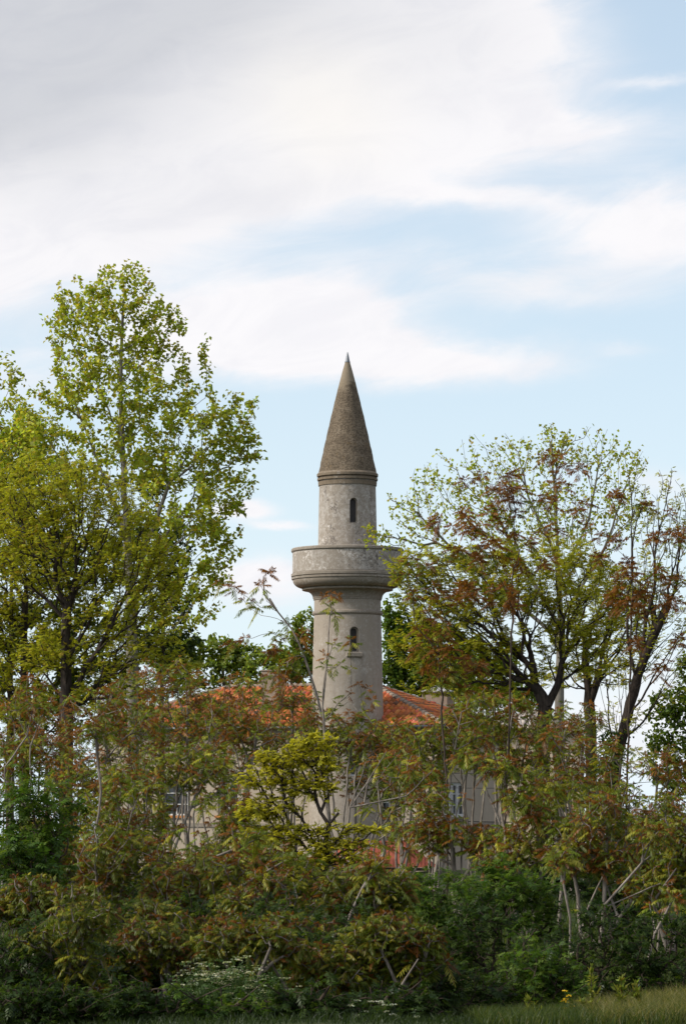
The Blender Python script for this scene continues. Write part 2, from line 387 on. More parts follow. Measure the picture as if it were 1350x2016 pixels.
def far_rise(x, y): return 0

# ------------------------------------------------------------------ minaret
YT = 137.6
MP = YT / F * 1.0               # metres per photograph pixel at the tower
tb = pix(684, 1585, YT)
TX = tb[0]
def tz(y): return pix(684, y, YT)[2]
TBASE = float(ground_z(TX, YT)) - 0.1
minaret = empty('minaret', (TX, YT, TBASE), 'tall grey stone minaret with round balcony and pointed cone top, standing against the house', 'minaret')
def prof(lst): return [(r * MP, tz(y) - TBASE) for y, r in lst]
low = bm_obj('lower_shaft', lathe([(77.5 * MP, 0)] + prof([(1700, 76.5), (1600, 74.6), (1500, 72.6), (1440, 71.0), (1330, 68.8), (1212, 66.2), (1196, 65.8), (1181, 65.6)]), 128), MAT['stucco_low'], minaret)
bm_obj('string_course', lathe(prof([(1212.5, 65), (1211.5, 68), (1209, 69.6), (1206, 69.4), (1204, 67.5), (1203.2, 65)]), 128), MAT['stucco_trim'], minaret)
cor = [(1182.5, 64), (1182, 67.2), (1179.5, 67.6), (1178.8, 68.3)]
for k in range(9):                                     # cavetto
    a = k / 8 * math.pi / 2; cor.append((1163.5 + 15 * (1 - math.sin(a)), 68.3 + 19 * (1 - math.cos(a))))
cor += [(1162.8, 89.5), (1159.6, 89.8), (1159.2, 87.5)]
for k in range(10):                                    # ovolo
    a = k / 9 * math.pi / 2; cor.append((1158.5 - 16 * (1 - math.cos(a)), 88.5 + 19.5 * math.sin(a)))
cor += [(1141.8, 110.3), (1138.5, 110.8), (1138, 108.6), (1136.6, 108.6), (1136, 111), (1131.2, 111.4), (1130.6, 108.5), (1129, 108)]
cb = bm_obj('balcony_corbel', lathe(prof(cor), 144), MAT['stucco_trim'], minaret)
par = bm_obj('balcony_parapet', lathe(prof([(1129, 50), (1129, 108.6), (1088.4, 108.4), (1088.4, 103.0), (1122, 103.0), (1122, 50)]), 144, False), MAT['stucco'], minaret)
bm_obj('balcony_rim', lathe(prof([(1088.4, 102), (1088.3, 109.6), (1086.6, 111.2), (1082.6, 111.2), (1081, 109.8), (1081, 102)]), 144), MAT['stucco_trim'], minaret)
up = bm_obj('upper_shaft', lathe(prof([(1126, 58.4), (1077, 58.2), (1020, 57.2), (957, 55.8), (945, 55.6)]), 128), MAT['stucco'], minaret)
bm_obj('cornice', lathe(prof([(957.5, 55), (957.2, 57.6), (949.5, 58.2), (949, 55.6), (947.2, 55.6), (946.8, 59.6), (942.6, 60.0), (942, 56.0), (939.6, 56.0), (939, 60.4), (934.5, 60.8), (932.6, 59.2), (930.5, 57.2), (929.5, 50)]), 128), MAT['cornice'], minaret)
rng = np.random.default_rng(5)
cone_pts = []
for k in range(41):
    t = k / 40; y = 932.5 + (752 - 932.5) * t
    cone_pts.append((y, 57.6 + (15.8 - 57.6) * t + 1.0 * math.sin(math.pi * t)))
cone = bm_obj('cone_roof', lathe(prof(cone_pts), 128), MAT['spire'], minaret)
for v in cone.data.vertices:
    if 0.1 < v.co.z: 
        j = 1 + 0.006 * math.sin(v.co.z * 9 + v.co.x * 4) + 0.004 * math.sin(v.co.y * 13 + v.co.z * 21); v.co.x *= j; v.co.y *= j
tip = bm_obj('cone_tip', lathe(prof([(754, 16.2), (744, 13.6), (730, 9.8), (713, 4.9)]), 64), MAT['spire_tip'], minaret)
bm_obj('finial', lathe(prof([(713.6, 4.6), (713.2, 5.5), (711.8, 5.5), (711.5, 4.7), (702, 2.9), (695, 1.3), (692.6, 0.5)]), 32), MAT['metal_grey'], minaret)
def arch(w, z0, z1, n=12, inset=0.0):
    r = w / 2 - inset; z0 += inset
    pts = [(-r, z0), (r, z0)]
    zc = z1 - w / 2
    for k in range(n + 1):
        a = math.pi * k / n; pts.append((r * math.cos(a), zc + r * math.sin(a)))
    return pts
def tower_window(shaft, px, y0, y1, wpx, rpx, recess, framed):
    w = wpx * MP; z0 = tz(y1) - TBASE; z1 = tz(y0) - TBASE
    ang = math.asin((px - 684.5) / rpx); rad = rpx * MP
    rot = Matrix.Rotation(ang, 4, 'Z')          # local -y looks out of the wall
    c = bmesh.new(); add_prism(c, arch(w, z0, z1), -rad - 0.5, -rad + recess)
    bmesh.ops.transform(c, matrix=rot, verts=c.verts[:])
    f = bmesh.new()
    outer = arch(w * 0.98, z0 + 0.01, z1 - 0.005); inner = arch(w * 0.98, z0 + 0.01, z1 - 0.005, inset=0.055 if framed else 0.04)
    y0_, y1_ = -rad + recess * 0.55, -rad + recess * 0.95
    n = len(outer)
    for yy in (0,):
        A = [f.verts.new((x, y0_, z)) for x, z in outer]; B = [f.verts.new((x, y0_, z)) for x, z in inner]
        D = [f.verts.new((x, y1_, z)) for x, z in inner]
        for i in range(n):
            j = (i + 1) % n
            f.faces.new((A[i], A[j], B[j], B[i])); f.faces.new((B[i], B[j], D[j], D[i]))
    bmesh.ops.transform(f, matrix=rot, verts=f.verts[:])
    p = bmesh.new(); vs_ = [p.verts.new((x, -rad + recess * 0.9, z)) for x, z in arch(w * 0.94, z0 + 0.01, z1 - 0.02)]; p.faces.new(vs_)
    bmesh.ops.transform(p, matrix=rot, verts=p.verts[:])
    return c, f, p, rot, rad, z0, z1, w
c1, f1, p1, rot1, rad1, a0, a1, w1_ = tower_window(up, 696.5, 985, 1034.5, 15.5, 57.0, 0.26, False)
cut(up, [c1])
wn = bm_obj('window', f1, MAT['stucco_trim'], minaret); bm_obj('pane', p1, MAT['dark_pane'], wn)
c2, f2, p2, rot2, rad2, b0, b1, w2_ = tower_window(low, 697.5, 1237.5, 1287.5, 17.5, 67.0, 0.28, True)
c3, f3, p3, rot3, rad3, d0, d1, w3_ = tower_window(low, 697, 1497, 1529, 15, 72.8, 0.22, True)
cut(low, [c2, c3])
wn = bm_obj('window', f2, MAT['stucco_low'], minaret); bm_obj('pane', p2, MAT['dark_pane'], wn)
s = bmesh.new(); add_box(s, -w2_ * 0.92, w2_ * 0.92, -rad2 - 0.13, -rad2 + 0.12, b0 - 0.20, b0 - 0.012, 0.02)
bmesh.ops.transform(s, matrix=rot2, verts=s.verts[:]); bm_obj('sill', s, MAT['stucco_trim'], wn)
s = bmesh.new(); add_prism(s, arch(0.17, b0 + 0.02, b1 - 0.10), -rad2 + 0.17, -rad2 + 0.20)
bm_tmp = s; s.free()
wn = bm_obj('window', f3, MAT['white_paint'], minaret); bm_obj('pane', p3, MAT['glass'], wn)
for o in minaret.children: smooth_by_angle(o, 28)

# ------------------------------------------------------------------ house
TH = R(20)
CPX = 862; YC = 136.0
cp = pix(CPX, 1432, YC)
HZ = float(ground_z(cp[0], YC)) - 0.25
EAVE = cp[2] - HZ
house = empty('house', (cp[0], YC, HZ), 'grey rendered house with orange tiled hip roof behind the minaret', 'house', rz=-TH)
HL, HD = 16.0, 9.0
def hx(px):                       # place along the front wall seen at photograph column px
    k = (px - 675) / F
    t = (cp[0] - k * YC) / (math.cos(TH) + k * math.sin(TH)); return -t
def hy(px):                       # place along the side wall
    k = (px - 675) / F
    return (k * YC - cp[0]) / (math.sin(TH) - k * math.cos(TH))
def hz(py, depth): return pix(675, py, depth)[2] - HZ
wall = box_obj('wall', (-HL, 0, 0, HD, 0, EAVE - 0.02), MAT['wall_grey'], house)
WINS = []
for (pa, pb, ya, yb) in ((733, 766, 1566, 1609), (322, 372, 1540, 1606), (430, 470, 1545, 1606)):
    x0, x1 = hx(pa), hx(pb); dep = YC + (-(x0 + x1) / 2) * math.sin(TH)
    WINS.append(('f', x0, x1, hz(yb, dep), hz(ya, dep)))
y0s, y1s = hy(872), hy(917)
WINS.append(('s', y0s, y1s, hz(1609, YC + 2.0), hz(1541, YC + 2.0)))
cs = []
for side, a, b, z0, z1 in WINS:
    c = bmesh.new()
    if side == 'f': add_box(c, a, b, -0.5, 0.22, z0, z1)
    else: add_box(c, -0.22, 0.5, a, b, z0, z1)
    cs.append(c)
cut(wall, cs)
for side, a, b, z0, z1 in WINS:
    f = bmesh.new(); p = bmesh.new(); s = bmesh.new()
    n = 2 if (b - a) < 1.6 else 3
    fw = 0.07 if side == 'f' else 0.13
    def put(bm, u0, u1, d0, d1, za, zb):
        if side == 'f': add_box(bm, u0, u1, d0, d1, za, zb)
        else: add_box(bm, -d1, -d0, u0, u1, za, zb)
    put(f, a + .004, b - .004, 0.10, 0.17, z1 - fw, z1 - .004); put(f, a + .004, b - .004, 0.10, 0.17, z0 + .004, z0 + fw)
    for k in range(n + 1):
        u = a + (b - a) * k / n
        u = min(max(u, a + fw / 2 + .004), b - fw / 2 - .004)
        put(f, u - fw / 2, u + fw / 2, 0.102, 0.168, z0 + fw, z1 - fw)
    for k in range(1, 3):
        z = z0 + (z1 - z0) * k / 3; put(f, a + fw, b - fw, 0.115, 0.155, z - .02, z + .02)
    put(p, a + .01, b - .01, 0.175, 0.195, z0 + .01, z1 - .01)
    put(s, a - .12, b + .12, -0.09, 0.09, z0 - .11, z0 - .004)
    w = bm_obj('window', f, MAT['white_paint'], house); bm_obj('pane', p, MAT['glass'], w)
    bm_obj('sill', s, MAT['orange_paint'] if (side == 'f') else MAT['stucco_trim'], w)
# plinth and floor band
bm = bmesh.new()
zb = hz(1622, YC + 1)
add_box(bm, -HL - .05, .05, -.05, -.003, zb - .16, zb); add_box(bm, .003, .05, .003, HD, zb - .16, zb)
bm_obj('floor_band', bm, MAT['stucco_trim'], house)
# eaves board, gutter, downpipe
bm = bmesh.new(); OV = 0.35
add_box(bm, -HL - OV, OV, -OV, HD + OV, EAVE - 0.02 + .003, EAVE + 0.10)
bm_obj('eaves_board', bm, MAT['bark_brown'], house)
def tube_bm(pts, r, seg=8):
    bm = bmesh.new(); rings = []
    for i, p in enumerate(pts):
        p = Vector(p); t = (Vector(pts[min(i + 1, len(pts) - 1)]) - Vector(pts[max(i - 1, 0)])).normalized()
        a = t.orthogonal().normalized(); b = t.cross(a)
        if i and (a.dot(pa) < 0.0): pass
        pa = a
        rings.append([bm.verts.new(p + r * (math.cos(2 * math.pi * k / seg) * a + math.sin(2 * math.pi * k / seg) * b)) for k in range(seg)])
    for a, b in zip(rings[:-1], rings[1:]):
        for k in range(seg): bm.faces.new((a[k], a[(k + 1) % seg], b[(k + 1) % seg], b[k]))
    bm.faces.new(rings[0][::-1]); bm.faces.new(rings[-1]); bmesh.ops.recalc_face_normals(bm, faces=bm.faces[:])
    return bm
bm_obj('gutter', tube_bm([(-HL - OV, -OV - .065, EAVE + .03), (OV + .05, -OV - .065, EAVE + .03)], .06), MAT['metal_grey'], house, True)
bm_obj('downpipe', tube_bm([(.02, -.25, EAVE + .0), (.02, -.12, EAVE - .35), (.02, -.11, 0.3)], .05), MAT['metal_grey'], house, True)
# tiled roof
def tile_plane(o0, ua, ub, length, slope_len, inside, rng, tw=0.23, tl=0.36):
    """tiles on the plane o0 + a*ua + b*ub; a along the eave, b up the slope"""
    n = np.cross(ua, ub); n /= np.linalg.norm(n)
    if n[2] < 0: n = -n
    V, Q, K = [], [], []; base = 0
    prof_ = np.array([(-.5, 0.0), (-.34, .045), (-.15, .085), (.08, .075), (.26, .025), (.5, 0.0)])
    for j in range(int(slope_len / tl) + 1):
        for i in range(int(length / tw) + 1):
            a0 = (i + .5) * tw; b0 = j * tl
            if not inside(a0, b0 + tl * .5): continue
            g = rng.normal(0, .014, 2); lift = rng.normal(0, .014)
            col = np.array([0.50, 0.165, 0.062]) * (1 + rng.normal(0, .24)) * np.array([1, 1 + rng.normal(0, .15), 1 + rng.normal(0, .2)])
            if rng.random() < .18: col = np.array([0.26, 0.14, 0.095]) * rng.uniform(.6, 1.2)
            for bb, hh in ((b0 - .05 + g[1], .052 + lift), (b0 + tl, .012)):
                for q, h in prof_:
                    V.append(o0 + ua * (a0 + q * tw * 1.02 + g[0]) + ub * bb + n * (h + hh)); K.append(col)
            for q, h in prof_:                       # butt end
                V.append(o0 + ua * (a0 + q * tw * 1.02 + g[0]) + ub * (b0 - .05 + g[1]) + n * (h * 0.4 - .01)); K.append(col * .8)
            for q in range(5):
                Q.append((base + q, base + q + 1, base + 7 + q, base + 6 + q))
                Q.append((base + 12 + q, base + 13 + q, base + q + 1, base + q))
            base += 18
    return V, Q, K
def hip_roof(parent, x0, x1, y0, y1, ze, pitch, rng, name='roof', tint=None):
    d = (y1 - y0) / 2; h = d * math.tan(pitch); sl = d / math.cos(pitch)
    cp_, sp_ = math.cos(pitch), math.sin(pitch)
    L = x1 - x0
    V, Q, K = [], [], []
    def addp(r):
        b = len(V); V.extend(r[0]); K.extend(r[2]); Q.extend([tuple(i + b for i in q) for q in r[1]])
    trap = lambda a, b: b * cp_ - .04 < a < L - b * cp_ + .04 and b < sl
    tri = lambda a, b: b * cp_ - .04 < a < 2 * d - b * cp_ + .04 and b < sl
    A = np.array
    addp(tile_plane(A([x0, y0, ze]), A([1., 0, 0]), A([0, cp_, sp_]), L, sl, trap, rng))
    addp(tile_plane(A([x1, y1, ze]), A([-1., 0, 0]), A([0, -cp_, sp_]), L, sl, trap, rng))
    addp(tile_plane(A([x1, y0, ze]), A([0, 1., 0]), A([-cp_, 0, sp_]), 2 * d, sl, tri, rng))
    addp(tile_plane(A([x0, y1, ze]), A([0, -1., 0]), A([cp_, 0, sp_]), 2 * d, sl, tri, rng))
    K_ = np.array(K)
    if tint is not None: K_ = K_.mean(1, keepdims=True) * np.array(tint)
    ro = link(name, mesh_np(name, np.array(V), np.array(Q), K_, False), MAT['tile'], parent)
    bm = bmesh.new(); c = 0.02
    P = [bm.verts.new(p) for p in ((x0, y0, ze - c), (x1, y0, ze - c), (x1, y1, ze - c), (x0, y1, ze - c), (x0 + d, y0 + d, ze + h - c), (x1 - d, y0 + d, ze + h - c))]
    for f in ((0, 1, 5, 4), (1, 2, 5), (2, 3, 4, 5), (3, 0, 4), (3, 2, 1, 0)): bm.faces.new([P[i] for i in f])
    bm_obj('roof_deck', bm, MAT['bark_brown'], ro)
    # ridge and hip caps: overlapping half barrels bedded in mortar
    bm = bmesh.new(); rr = random.Random(3)
    lines = [((x0 + d, y0 + d, ze + h), (x1 - d, y0 + d, ze + h))]
    for a, b in (((x0, y0), (x0 + d, y0 + d)), ((x1, y0), (x1 - d, y0 + d)), ((x1, y1), (x1 - d, y0 + d)), ((x0, y1), (x0 + d, y0 + d))):
        lines.append(((a[0], a[1], ze), (b[0], b[1], ze + h)))
    for p, q in lines:
        p, q = Vector(p), Vector(q); n = max(1, int((q - p).length / .34)); t = (q - p).normalized()
        s_ = t.cross(Vector((0, 0, 1))).normalized(); u_ = s_.cross(t).normalized()
        for k in range(n):
            a = p + (q - p) * (k / n) - t * .03; b = p + (q - p) * ((k + 1) / n)
            ra = .155 + rr.uniform(-.01, .01); rb = ra * .85; A_, B_ = [], []
            for m_ in range(7):
                an = math.pi * m_ / 6
                A_.append(bm.verts.new(a + s_ * ra * math.cos(an) + u_ * (ra * .8 * math.sin(an) + .03)))
                B_.append(bm.verts.new(b + s_ * rb * math.cos(an) + u_ * (rb * .8 * math.sin(an) + .01)))
            for m_ in range(6): bm.faces.new((A_[m_], A_[m_ + 1], B_[m_ + 1], B_[m_]))
            bm.faces.new(A_)
    bmesh.ops.recalc_face_normals(bm, faces=bm.faces[:])
    bm_obj('ridge_caps', bm, MAT['chimney'], ro)
    return ro
roof = hip_roof(house, -HL - OV, OV, -OV, HD + OV, EAVE + 0.11, R(21.5), np.random.default_rng(2))
# chimneys
def local(px, py, Y):
    w = pix(px, py, Y); d = Vector((w[0] - cp[0], w[1] - YC, 0)); d.rotate(Matrix.Rotation(TH, 3, 'Z'))
    return d.x, d.y, w[2] - HZ
lx, ly, lz = local(537, 1322, 140.2)
bm = bmesh.new(); add_box(bm, lx - .40, lx + .40, ly - .36, ly + .36, EAVE + .2, lz, .02)
add_box(bm, lx - .44, lx + .44, ly - .40, ly + .40, lz + .002, lz + .05, .01)
bm_obj('chimney', bm, MAT['chimney'], roof)
lx, ly, lz = local(862, 1364, 146.0)
bm = bmesh.new(); add_box(bm, lx - .62, lx + .62, ly - .5, ly + .5, EAVE + .3, lz, .02)
ch = bm_obj('chimney', bm, MAT['chimney'], roof)
bm = bmesh.new(); add_box(bm, lx - .72, lx + .72, ly - .6, ly + .6, lz + .002, lz + .05)
t = bm.verts.new((lx - .2, ly, lz + .26)); t2 = bm.verts.new((lx + .2, ly, lz + .26))
q = [bm.verts.new((lx + a * .66, ly + b * .54, lz + .054)) for a, b in ((-1, -1), (1, -1), (1, 1), (-1, 1))]
for f in ((q[0], q[1], t2, t), (q[1], q[2], t2), (q[2], q[3], t, t2), (q[3], q[0], t), (q[3], q[2], q[1], q[0])): bm.faces.new(f)
bm_obj('chimney_cap', bm, MAT['zinc_cap'], ch)

# cream neighbour to the right, behind
nb = pix(1010, 1585, 152)
NZ = float(ground_z(nb[0], 152)) - .4
neigh = empty('cream_building', (nb[0], 152, NZ), 'cream walled building with pale weathered tile roof right of the house behind leaves', 'building', rz=R(-6))
nw = box_obj('wall', (-1.6, 3.2, 0, 7, 0, pix(1000, 1441, 152)[2] - NZ), MAT['wall_cream'], neigh)
zt = pix(1000, 1441, 152)[2] - NZ
hip_roof(neigh, -1.9, 3.5, -.35, 5.2, zt + .04, R(20), np.random.default_rng(8), tint=(2.6, 2.35, 2.2))
cut(nw, [(lambda b: (add_box(b, -.95, -.45, -.5, .2, zt - 3.6, zt - 2.3), b)[1])(bmesh.new())])
f = bmesh.new()
for b in ((-.945, -.9, .1, .16, zt - 3.595, zt - 2.305), (-.5, -.455, .1, .16, zt - 3.595, zt - 2.305), (-.9, -.5, .1, .16, zt - 2.36, zt - 2.305), (-.9, -.5, .1, .16, zt - 3.595, zt - 3.54)): add_box(f, *b)
w = bm_obj('window', f, MAT['white_paint'], neigh); box_obj('pane', (-.94, -.46, .165, .18, zt - 3.59, zt - 2.31), MAT['glass'], w)
box_obj('sill', (-1.05, -.35, -.12, .08, zt - 3.9, zt - 3.604), MAT['orange_paint'], w)

# porch with red corrugated roof in front of the minaret
pz = float(ground_z(3, 133))
pc = pix(770, 1708, 133.2)
porch = empty('porch', (pc[0], 133.2, pz), 'low porch with rusty red corrugated hipped roof at the foot of the minaret', 'porch')
pe = pix(770, 1708, 133.2)[2] - pz; pr = pix(770, 1656, 134.8)[2] - pz
mpp = 133.2 / F
xl, xr = (640 - 770) * mpp, (863 - 770) * mpp
xrl, xrr = (676 - 770) * mpp, (798 - 770) * mpp
NW = 150
V, Q = [], []
for k in range(NW + 1):
    t = k / NW; x = xl + (xr - xl) * t; xt = min(max(x, xrl), xrr)
    fr = 1.0 if xrl <= x <= xrr else max(0.02, 1 - (abs(x - xt) / (abs((xr - xrr) if x > xrr else (xl - xrl)))))
    c = .009 * math.sin(x / .075 * math.pi)
    V.append((x, 0, pe + c)); V.append((x, 1.6 * fr, pe + (pr - pe) * fr + c))
for k in range(NW): Q.append((2 * k, 2 * k + 2, 2 * k + 3, 2 * k + 1))
pr_o = link('roof', mesh_np('porch_roof', np.array(V), np.array(Q), None, True), MAT['red_sheet'], porch)
V2, Q2 = [], []
for (xa, xb) in ((xrr, xr), (xl, xrl)):                 # the sloping ends
    n = 40
    for k in range(n + 1):
        t = k / n; y = 1.6 + 1.6 * t
        b = len(V2)
    pass
md = pr_o.modifiers.new('thickness', 'SOLIDIFY'); md.thickness = 0.012
for x in (xl + .25, -0.6, xr - .35): box_obj('post', (x - .05, x + .05, .12, .22, -.3, pe - .03), MAT['bark_brown'], porch)
box_obj('beam', (xl + .1, xr - .2, .11, .23, pe - .16, pe - .032), MAT['bark_brown'], porch)

# overhead cables to the house
for (ya, yb, lab, r) in ((1521, 1506, 'thin black overhead cable, the highest across the right house wall', .011),
                         (1549, 1540, 'thin black overhead cable just above the white window on the side wall', .011),
                         (1613, 1616, 'thicker black cable strung just below the white window on the side wall', .022)):
    a = pix(800, ya, 134.2); b = pix(1560, yb - 30, 124.0); pts = []
    for k in range(25):
        t = k / 24; p = a + (b - a) * t; p[2] -= .35 * 4 * t * (1 - t); pts.append(tuple(p))
    o = bm_obj('overhead_cable', tube_bm(pts, r, 6), MAT['cable']); tag(o, lab, 'cable', 'overhead cables by the house')

# ------------------------------------------------------------------ vegetation generator
def norm(v): return v / np.maximum(np.linalg.norm(v, axis=-1, keepdims=True), 1e-9)

def grow(rng, trunks, targets, seg=0.3, bf=0.25, up=0.5, zmin=None, curl=0.5, wob=0.06, r0=0.006, rt=0.2, min_h=0.0, taper=.8, side=.4):
    """branches that reach every target from the given trunk polylines; returns nodes, parents, radii, starts, dist-to-tip"""
    pos, par, plen, dirv, chain = [], [], [], [], []
    nch = 0
    for line in trunks:
        line = [np.asarray(p, float) for p in line]
        if pos:
            d = np.linalg.norm(np.array(pos) - line[0], axis=1); last = int(d.argmin())
        else:
            pos.append(line[0]); par.append(-1); plen.append(0.0); dirv.append(norm(line[1] - line[0])); chain.append(0); last = 0
        nch += 1
        pts = [line[0]]
        for a, b in zip(line[:-1], line[1:]):
            n = max(1, int(np.linalg.norm(b - a) / seg))
            for k in range(1, n + 1): pts.append(a + (b - a) * k / n)
        for p in pts[1:]:
            p = p + rng.normal(0, wob * seg * .45, 3) * np.array([1, 1, .3])
            q = last; L = np.linalg.norm(p - pos[q])
            if L < 1e-4: continue
            pos.append(p); par.append(q); plen.append(plen[q] + L); dirv.append((p - pos[q]) / L); chain.append(nch); last = len(pos) - 1
    n0 = len(pos)
    cap = n0 + int(sum(2 + np.linalg.norm(t - pos[0]) / seg for t in targets)) + 50
    Pp = np.zeros((cap, 3)); Dd = np.zeros((cap, 3)); Ll = np.zeros(cap); Pa = np.zeros(cap, int); Ch = np.zeros(cap, int)
    Pp[:n0] = pos; Dd[:n0] = dirv; Ll[:n0] = plen; Pa[:n0] = par; Ch[:n0] = chain
    N = n0; tips = []
    tr = Pp[:n0].copy()
    dd = np.array([np.linalg.norm(tr - t, axis=1).min() for t in targets])
    base_z = Pp[0, 2]
    for ti in np.argsort(dd):
        p = targets[ti]
        v = p - Pp[:N]; d = np.linalg.norm(v, axis=1)
        cosang = (v * Dd[:N]).sum(1) / np.maximum(d, 1e-6)
        rise = v[:, 2] / np.maximum(d, 1e-6)
        cost = d * (1 + 0.7 * (1 - cosang) + up * np.clip(0.55 - rise, 0, 2)) + bf * Ll[:N]
        if min_h: cost = cost + 1e3 * (Pp[:N, 2] < base_z + min_h)
        q = int(cost.argmin()); D = d[q]
        if D < 0.02: continue
        n = max(2, int(math.ceil(D / seg)))
        c0 = norm(Dd[q] * 0.6 + v[q] / D * 0.8)
        c1 = Pp[q] + c0 * D * 0.35
        c2 = p - norm(v[q] / D * 0.6 + np.array([0, 0, curl])) * D * 0.35
        prev = q; nch += 1
        for k in range(1, n + 1):
            t = k / n
            x = Pp[q] * (1 - t) ** 3 + 3 * c1 * t * (1 - t) ** 2 + 3 * c2 * t * t * (1 - t) + p * t ** 3
            if k < n: x = x + rng.normal(0, wob * seg, 3)
            e = x - Pp[prev]; L = np.linalg.norm(e)
            Pp[N] = x; Pa[N] = prev; Ll[N] = Ll[prev] + L; Dd[N] = e / max(L, 1e-6); Ch[N] = nch
            prev = N; N += 1
        tips.append(prev)
    Pp, Pa, Ll, Dd, Ch = Pp[:N], Pa[:N], Ll[:N], Dd[:N], Ch[:N]
    haschild = np.zeros(N, bool); haschild[Pa[1:]] = True
    ntip = max(2, int((~haschild).sum()))
    e = max(1.6, math.log(ntip) / math.log(max(rt / r0, 1.5)))
    acc = np.where(haschild, 0.0, r0 ** e); tipd = np.zeros(N)
    for i in range(N - 1, 0, -1):
        acc[Pa[i]] += acc[i]
        tipd[Pa[i]] = max(tipd[Pa[i]], tipd[i] + Ll[i] - Ll[Pa[i]])
    rad = acc ** (1 / e)
    rad = rad * (1 + 0.0 * Ll)
    for c_ in range(1, len(trunks) + 1):
        k_ = np.where(Ch[:n0] == c_)[0]
        if len(k_):
            f_ = (np.arange(len(k_)) + 1) / len(k_)
            rad[k_] = np.maximum(rad[k_], rt * (1.0 if c_ == 1 else side) * (1 - taper * f_))
    rad[0] = rad[1]
    return dict(P=Pp, par=Pa, D=Dd, rad=rad, ch=Ch, tipd=tipd, n0=n0, tips=np.array(tips), ntr=len(trunks))

def branch_mesh(g, origin, k=6, flare=1.25, rmin=0.0):
    P, par, D, rad, ch = g['P'], g['par'], g['D'], g['rad'], g['ch']
    idx = np.arange(1, len(P)); pa = par[1:]
    cont = (ch[idx] == ch[pa]) | (pa == 0)
    rs = np.where(cont, rad[pa], np.minimum(rad[idx] * flare, rad[pa])); re = rad[idx]
    # node tangent: own direction mixed with the next node of the chain
    T = D.copy()
    nxt = idx[cont]; T[par[nxt]] = norm(D[par[nxt]] + D[nxt])
    T[0] = D[1] if len(D) > 1 else D[0]
    ts = np.where(cont[:, None], T[pa], D[idx]); te = T[idx]
    def ring(c, t, r):
        ref = np.tile(np.array([[0.31, 0.95, 0.02]]), (len(t), 1))
        a = norm(np.cross(t, ref)); b = np.cross(t, a)
        an = np.arange(k) * 2 * math.pi / k
        return c[:, None, :] + r[:, None, None] * (np.cos(an)[None, :, None] * a[:, None, :] + np.sin(an)[None, :, None] * b[:, None, :])
    A = ring(P[pa], ts, rs); B = ring(P[idx], te, re)
    V = np.concatenate([A, B], 1).reshape(-1, 3) - np.asarray(origin)
    base = np.arange(len(idx))[:, None] * 2 * k; j = np.arange(k)[None, :]; j2 = (j + 1) % k
    Q = np.stack([base + j, base + j2, base + k + j2, base + k + j], -1).reshape(-1, 4)
    return mesh_np('branches', V, Q, None, True)

def frame(d):
    ref = np.where(np.abs(d[:, 2:3]) > 0.95, np.array([[1., 0, 0]]), np.array([[0, 0, 1.]]))
    s = norm(np.cross(d, ref)); u = np.cross(s, d)
    return s, u

def simple_leaves(rng, pos, d, L, W, col, fold=0.25, cjit=0.18):
    """single leaves: pointed ovals of two triangles-pairs, one quad each"""
    n = len(pos); s, u = frame(d)
    roll = rng.uniform(-1.2, 1.2, n)[:, None]
    s2 = s * np.cos(roll) + u * np.sin(roll); u2 = np.cross(s2, d)
    L = (L * rng.uniform(.65, 1.2, n))[:, None]; W = (W * rng.uniform(.7, 1.15, n))[:, None]
    b = pos; m = pos + d * L * .42
    V = np.stack([b, m + s2 * W * .5 + u2 * W * fold, pos + d * L, m - s2 * W * .5 + u2 * W * fold], 1)
    c = np.asarray(col) if np.ndim(col) == 2 else np.tile(np.asarray(col)[None], (n, 1))
    c = c * (1 + rng.normal(0, cjit, n))[:, None] * (1 + rng.normal(0, .07, (n, 3)))
    return V.reshape(-1, 3), np.repeat(c, 4, 0)

